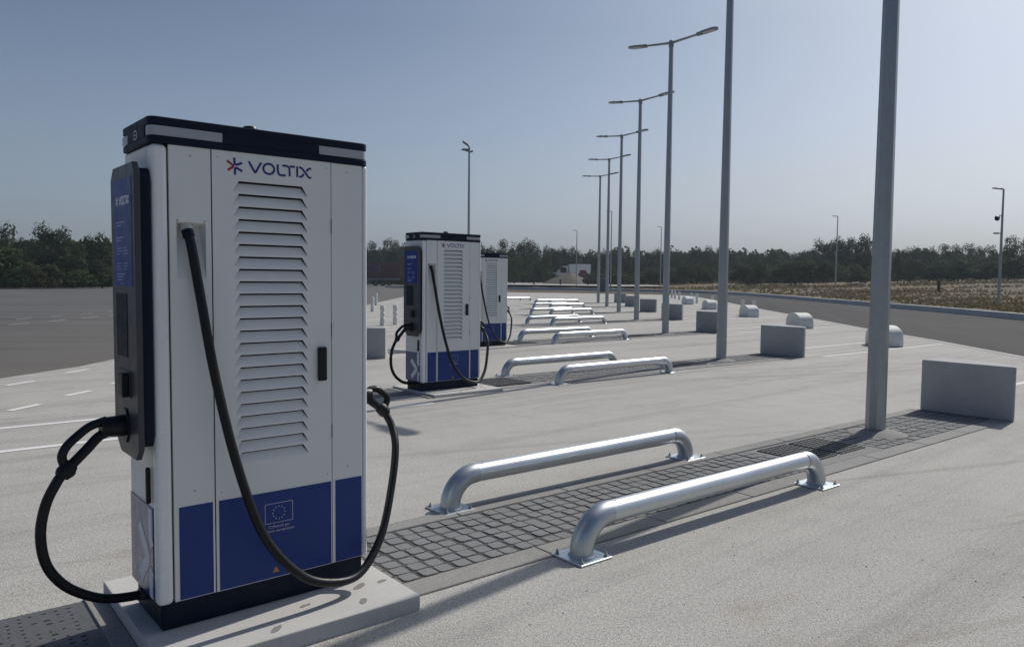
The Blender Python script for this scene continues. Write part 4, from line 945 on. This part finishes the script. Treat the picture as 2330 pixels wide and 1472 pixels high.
young = [(1128, 585, 50, 150, L_, 'round', 'young grey green tree right of the far station'), (1170, 578, 60, 148, M_, 'round', 'young rounded tree on the far plaza'), (1240, 580, 56, 156, M_, 'tall', 'young tree left of the white lorry'), (1432, 598, 26, 140, M_, 'conifer', 'small green sapling behind the fourth lamp post'),
         (1500, 600, 50, 150, M_, 'bush', 'green bush at the foot of the small far lamp'), (1560, 600, 56, 140, M_, 'bush', 'green bush behind the far bollards'), (1690, 600, 60, 130, M_, 'bush', 'round bush right of the second lamp post'), (1725, 596, 60, 128, M_, 'bush', 'bushy green shrub near the second lamp post'),
         (1790, 592, 90, 126, M_, 'bush', 'wide green shrub left of the meadow lamp'), (1838, 588, 80, 124, M_, 'bush', 'tall green shrub left of the meadow lamp'), (1880, 590, 60, 122, M_, 'bush', 'green shrub at the foot of the meadow lamp'), (1950, 600, 60, 122, M_, 'bush', 'dark green shrub between lamp and thick pole'),
         (1968, 560, 40, 126, L_, 'tall', 'pale slender tree in front of the tallest conifer'), (2040, 570, 40, 124, L_, 'tall', 'pale slender tree right of the thick pole'), (2080, 590, 70, 122, M_, 'bush', 'green shrub right of the thick pole'), (2130, 592, 80, 120, M_, 'bush', 'green shrub behind the wooden post'),
         (2070, 592, 30, 118, L_, 'tall', 'small pale sapling right of the thick pole'), (2190, 588, 90, 118, M_, 'bush', 'wide shrub left of the camera lamp'), (2250, 590, 80, 116, D_, 'bush', 'dark shrub behind the camera lamp'), (2310, 584, 90, 114, D_, 'bush', 'dark shrub at the right edge')]
for px, top, wpx, Y, mat, kd, lb in young: tree(px, top, wpx, Y, kd, mat, lb, base=mz(px, Y) - .1, name='shrub' if kd == 'bush' else 'young_tree', cat='shrub' if kd == 'bush' else 'tree', group='young trees and shrubs before the wood')
# the wood behind: one mass of crowns
def mass(name, specs, mat, leaf, n):
    P_, N_, T_, S_ = [], [], [], []
    for i, (x, y, z, w_, h_, kd) in enumerate(specs):
        p, nn_, t, s = crown_points(kd, n, 100 + i); P_.append(p * np.array([w_, w_, h_]) + np.array([x, y, z])); N_.append(nn_); T_.append(t); S_.append(s * leaf)
    me = quads_mesh(name, np.vstack(P_), np.vstack(N_), np.concatenate(S_), np.concatenate(T_), mat)
    o = bpy.data.objects.new(name, me); C.objects.link(o); o['kind'] = 'stuff'; return o
sp = []
for px in range(-200, 2600, 30):
    for row, (dy, tp) in enumerate(((0, 596), (9, 582), (22, 572))):
        left = px < 300; Y = (104 if left else (188 if px < 1700 else 172)) + dy; p = px + random.uniform(-14, 14)
        top = tp + random.uniform(-8, 8) + (0 if px > 1600 else -4) - (22 if left else 0)
        if 1310 < px < 1350: top += 8
        b0 = (lf if left else mz(min(px, 2330), Y)) - .3; h_ = hgt(p, top, Y) - b0; w_ = 62 / FPX * Y
        sp.append((bearing(p, Y), Y, b0, w_, h_, 'round'))
o = mass('woodland', sp, leaf_dark, .42, 700); tag(o, 'dark mass of woodland trees filling the horizon', 'woodland')
sp = []
for px in list(range(-60, 260, 16)):
    Y = 84 + (px + 60) * .055 + random.uniform(0, 3); sp.append((bearing(px, Y), Y, lf, random.uniform(2.6, 4), random.uniform(1.2, 2.4), 'bush'))
for px in range(1090, 1320, 22):
    Y = 186; sp.append((bearing(px, Y), Y, .2, 5, random.uniform(2.0, 3.4), 'bush'))
for px in range(840, 930, 14): sp.append((bearing(px, 165), 165, -.1, 5, random.uniform(2, 4), 'bush'))
sp2 = []
for px in range(1340, 2620, 17):
    Y = (150 if px < 1700 else 138) + random.uniform(-4, 4); sp2.append((bearing(px, Y), Y, mz(min(px, 2330), Y) - .9, random.uniform(4.5, 7), random.uniform(2.6, 4.4), 'bush'))
o2 = mass('thicket', sp2, leaf_mid, .22, 800); tag(o2, 'dark green thicket along the far side of the meadow', 'thicket')
o = mass('undergrowth', sp, leaf_pale, .16, 900); tag(o, 'band of pale brambles and undergrowth below the trees', 'undergrowth')
# dry grass on the meadow and verge
nb = 34000; g = np.random.default_rng(11)
px = g.uniform(1380, 2600, nb); Y = 1 / g.uniform(1 / 150., 1 / 30., nb); x = (px - 1166) / FPX * Y
# keep what lies beyond the kerb
kl = np.array(fine_line); ky = kl[:, 1]; okm = np.ones(nb, bool)
order = np.argsort(ky); kx = np.interp(Y, ky[order], kl[order, 0]); far = Y > 100
okm = np.where(far, Y > np.interp(x, kl[::-1, 0][:40], kl[::-1, 1][:40]) + 3, x > kx + .8)
x, Y, px = x[okm], Y[okm], px[okm]
pat = (np.sin(x * .21 + 1.3 * np.sin(Y * .13)) + np.sin(Y * .17 + x * .05) + g.normal(size=len(x)) * .5); sel = pat > -.6
x, Y, px = x[sel], Y[sel], px[sel]; hts = g.uniform(.04, .13, len(x)) * (1 + (Y > 80) * .8)
z = np.array([mz(a, b) for a, b in zip(px, Y)]) + .02
cen = np.stack([x, Y, z + hts * .4], 1); ang = g.uniform(-.8, .8, len(x)) - np.pi / 2
nrm = np.stack([np.cos(ang), np.sin(ang), g.uniform(-.2, .3, len(x))], 1); nrm /= np.linalg.norm(nrm, axis=1, keepdims=True)
me = quads_mesh('dry_grass', cen, nrm, hts, g.uniform(0, 1, len(x)), leaf_dry); o = bpy.data.objects.new('dry_grass', me); C.objects.link(o); o['kind'] = 'stuff'; tag(o, 'tufts of dry grass over the meadow beyond the kerb', 'grass')
# scattered grit on the near pavement
g = np.random.default_rng(4); m = MB()
for i in range(260):
    Y_ = 2.6 + 6 * g.random() ** 1.5; x_ = g.uniform(-.75, .8) * Y_; r_ = g.uniform(.002, .0055)
    m.add([(x_ - r_, Y_ - r_ * .7, 0), (x_ + r_, Y_ - r_, 0), (x_ + r_ * .8, Y_ + r_, 0), (x_ - r_ * .6, Y_ + r_ * .9, 0), (x_, Y_, r_ * 1.1)], [(0, 1, 4), (1, 2, 4), (2, 3, 4), (3, 0, 4)])
o = m.build('grit', rock, kind='stuff'); tag(o, 'scattered grit on the concrete', 'grit')

# summer haze over the whole site
m = MB(); m.box(-330, 330, -40, 330, -1.2, 16.0); hm = bpy.data.materials.new('haze_air'); hm.use_nodes = True; hn = hm.node_tree; hn.nodes.remove(hn.nodes['Principled BSDF'])
pv = hn.nodes.new('ShaderNodeVolumePrincipled'); pv.inputs['Color'].default_value = (0.80, 0.88, 0.97, 1); pv.inputs['Density'].default_value = 0.00035; pv.inputs['Anisotropy'].default_value = 0.3
hn.links.new(pv.outputs[0], hn.nodes['Material Output'].inputs['Volume'])
hz_o = m.build('haze', hm); hz_o['kind'] = 'stuff'
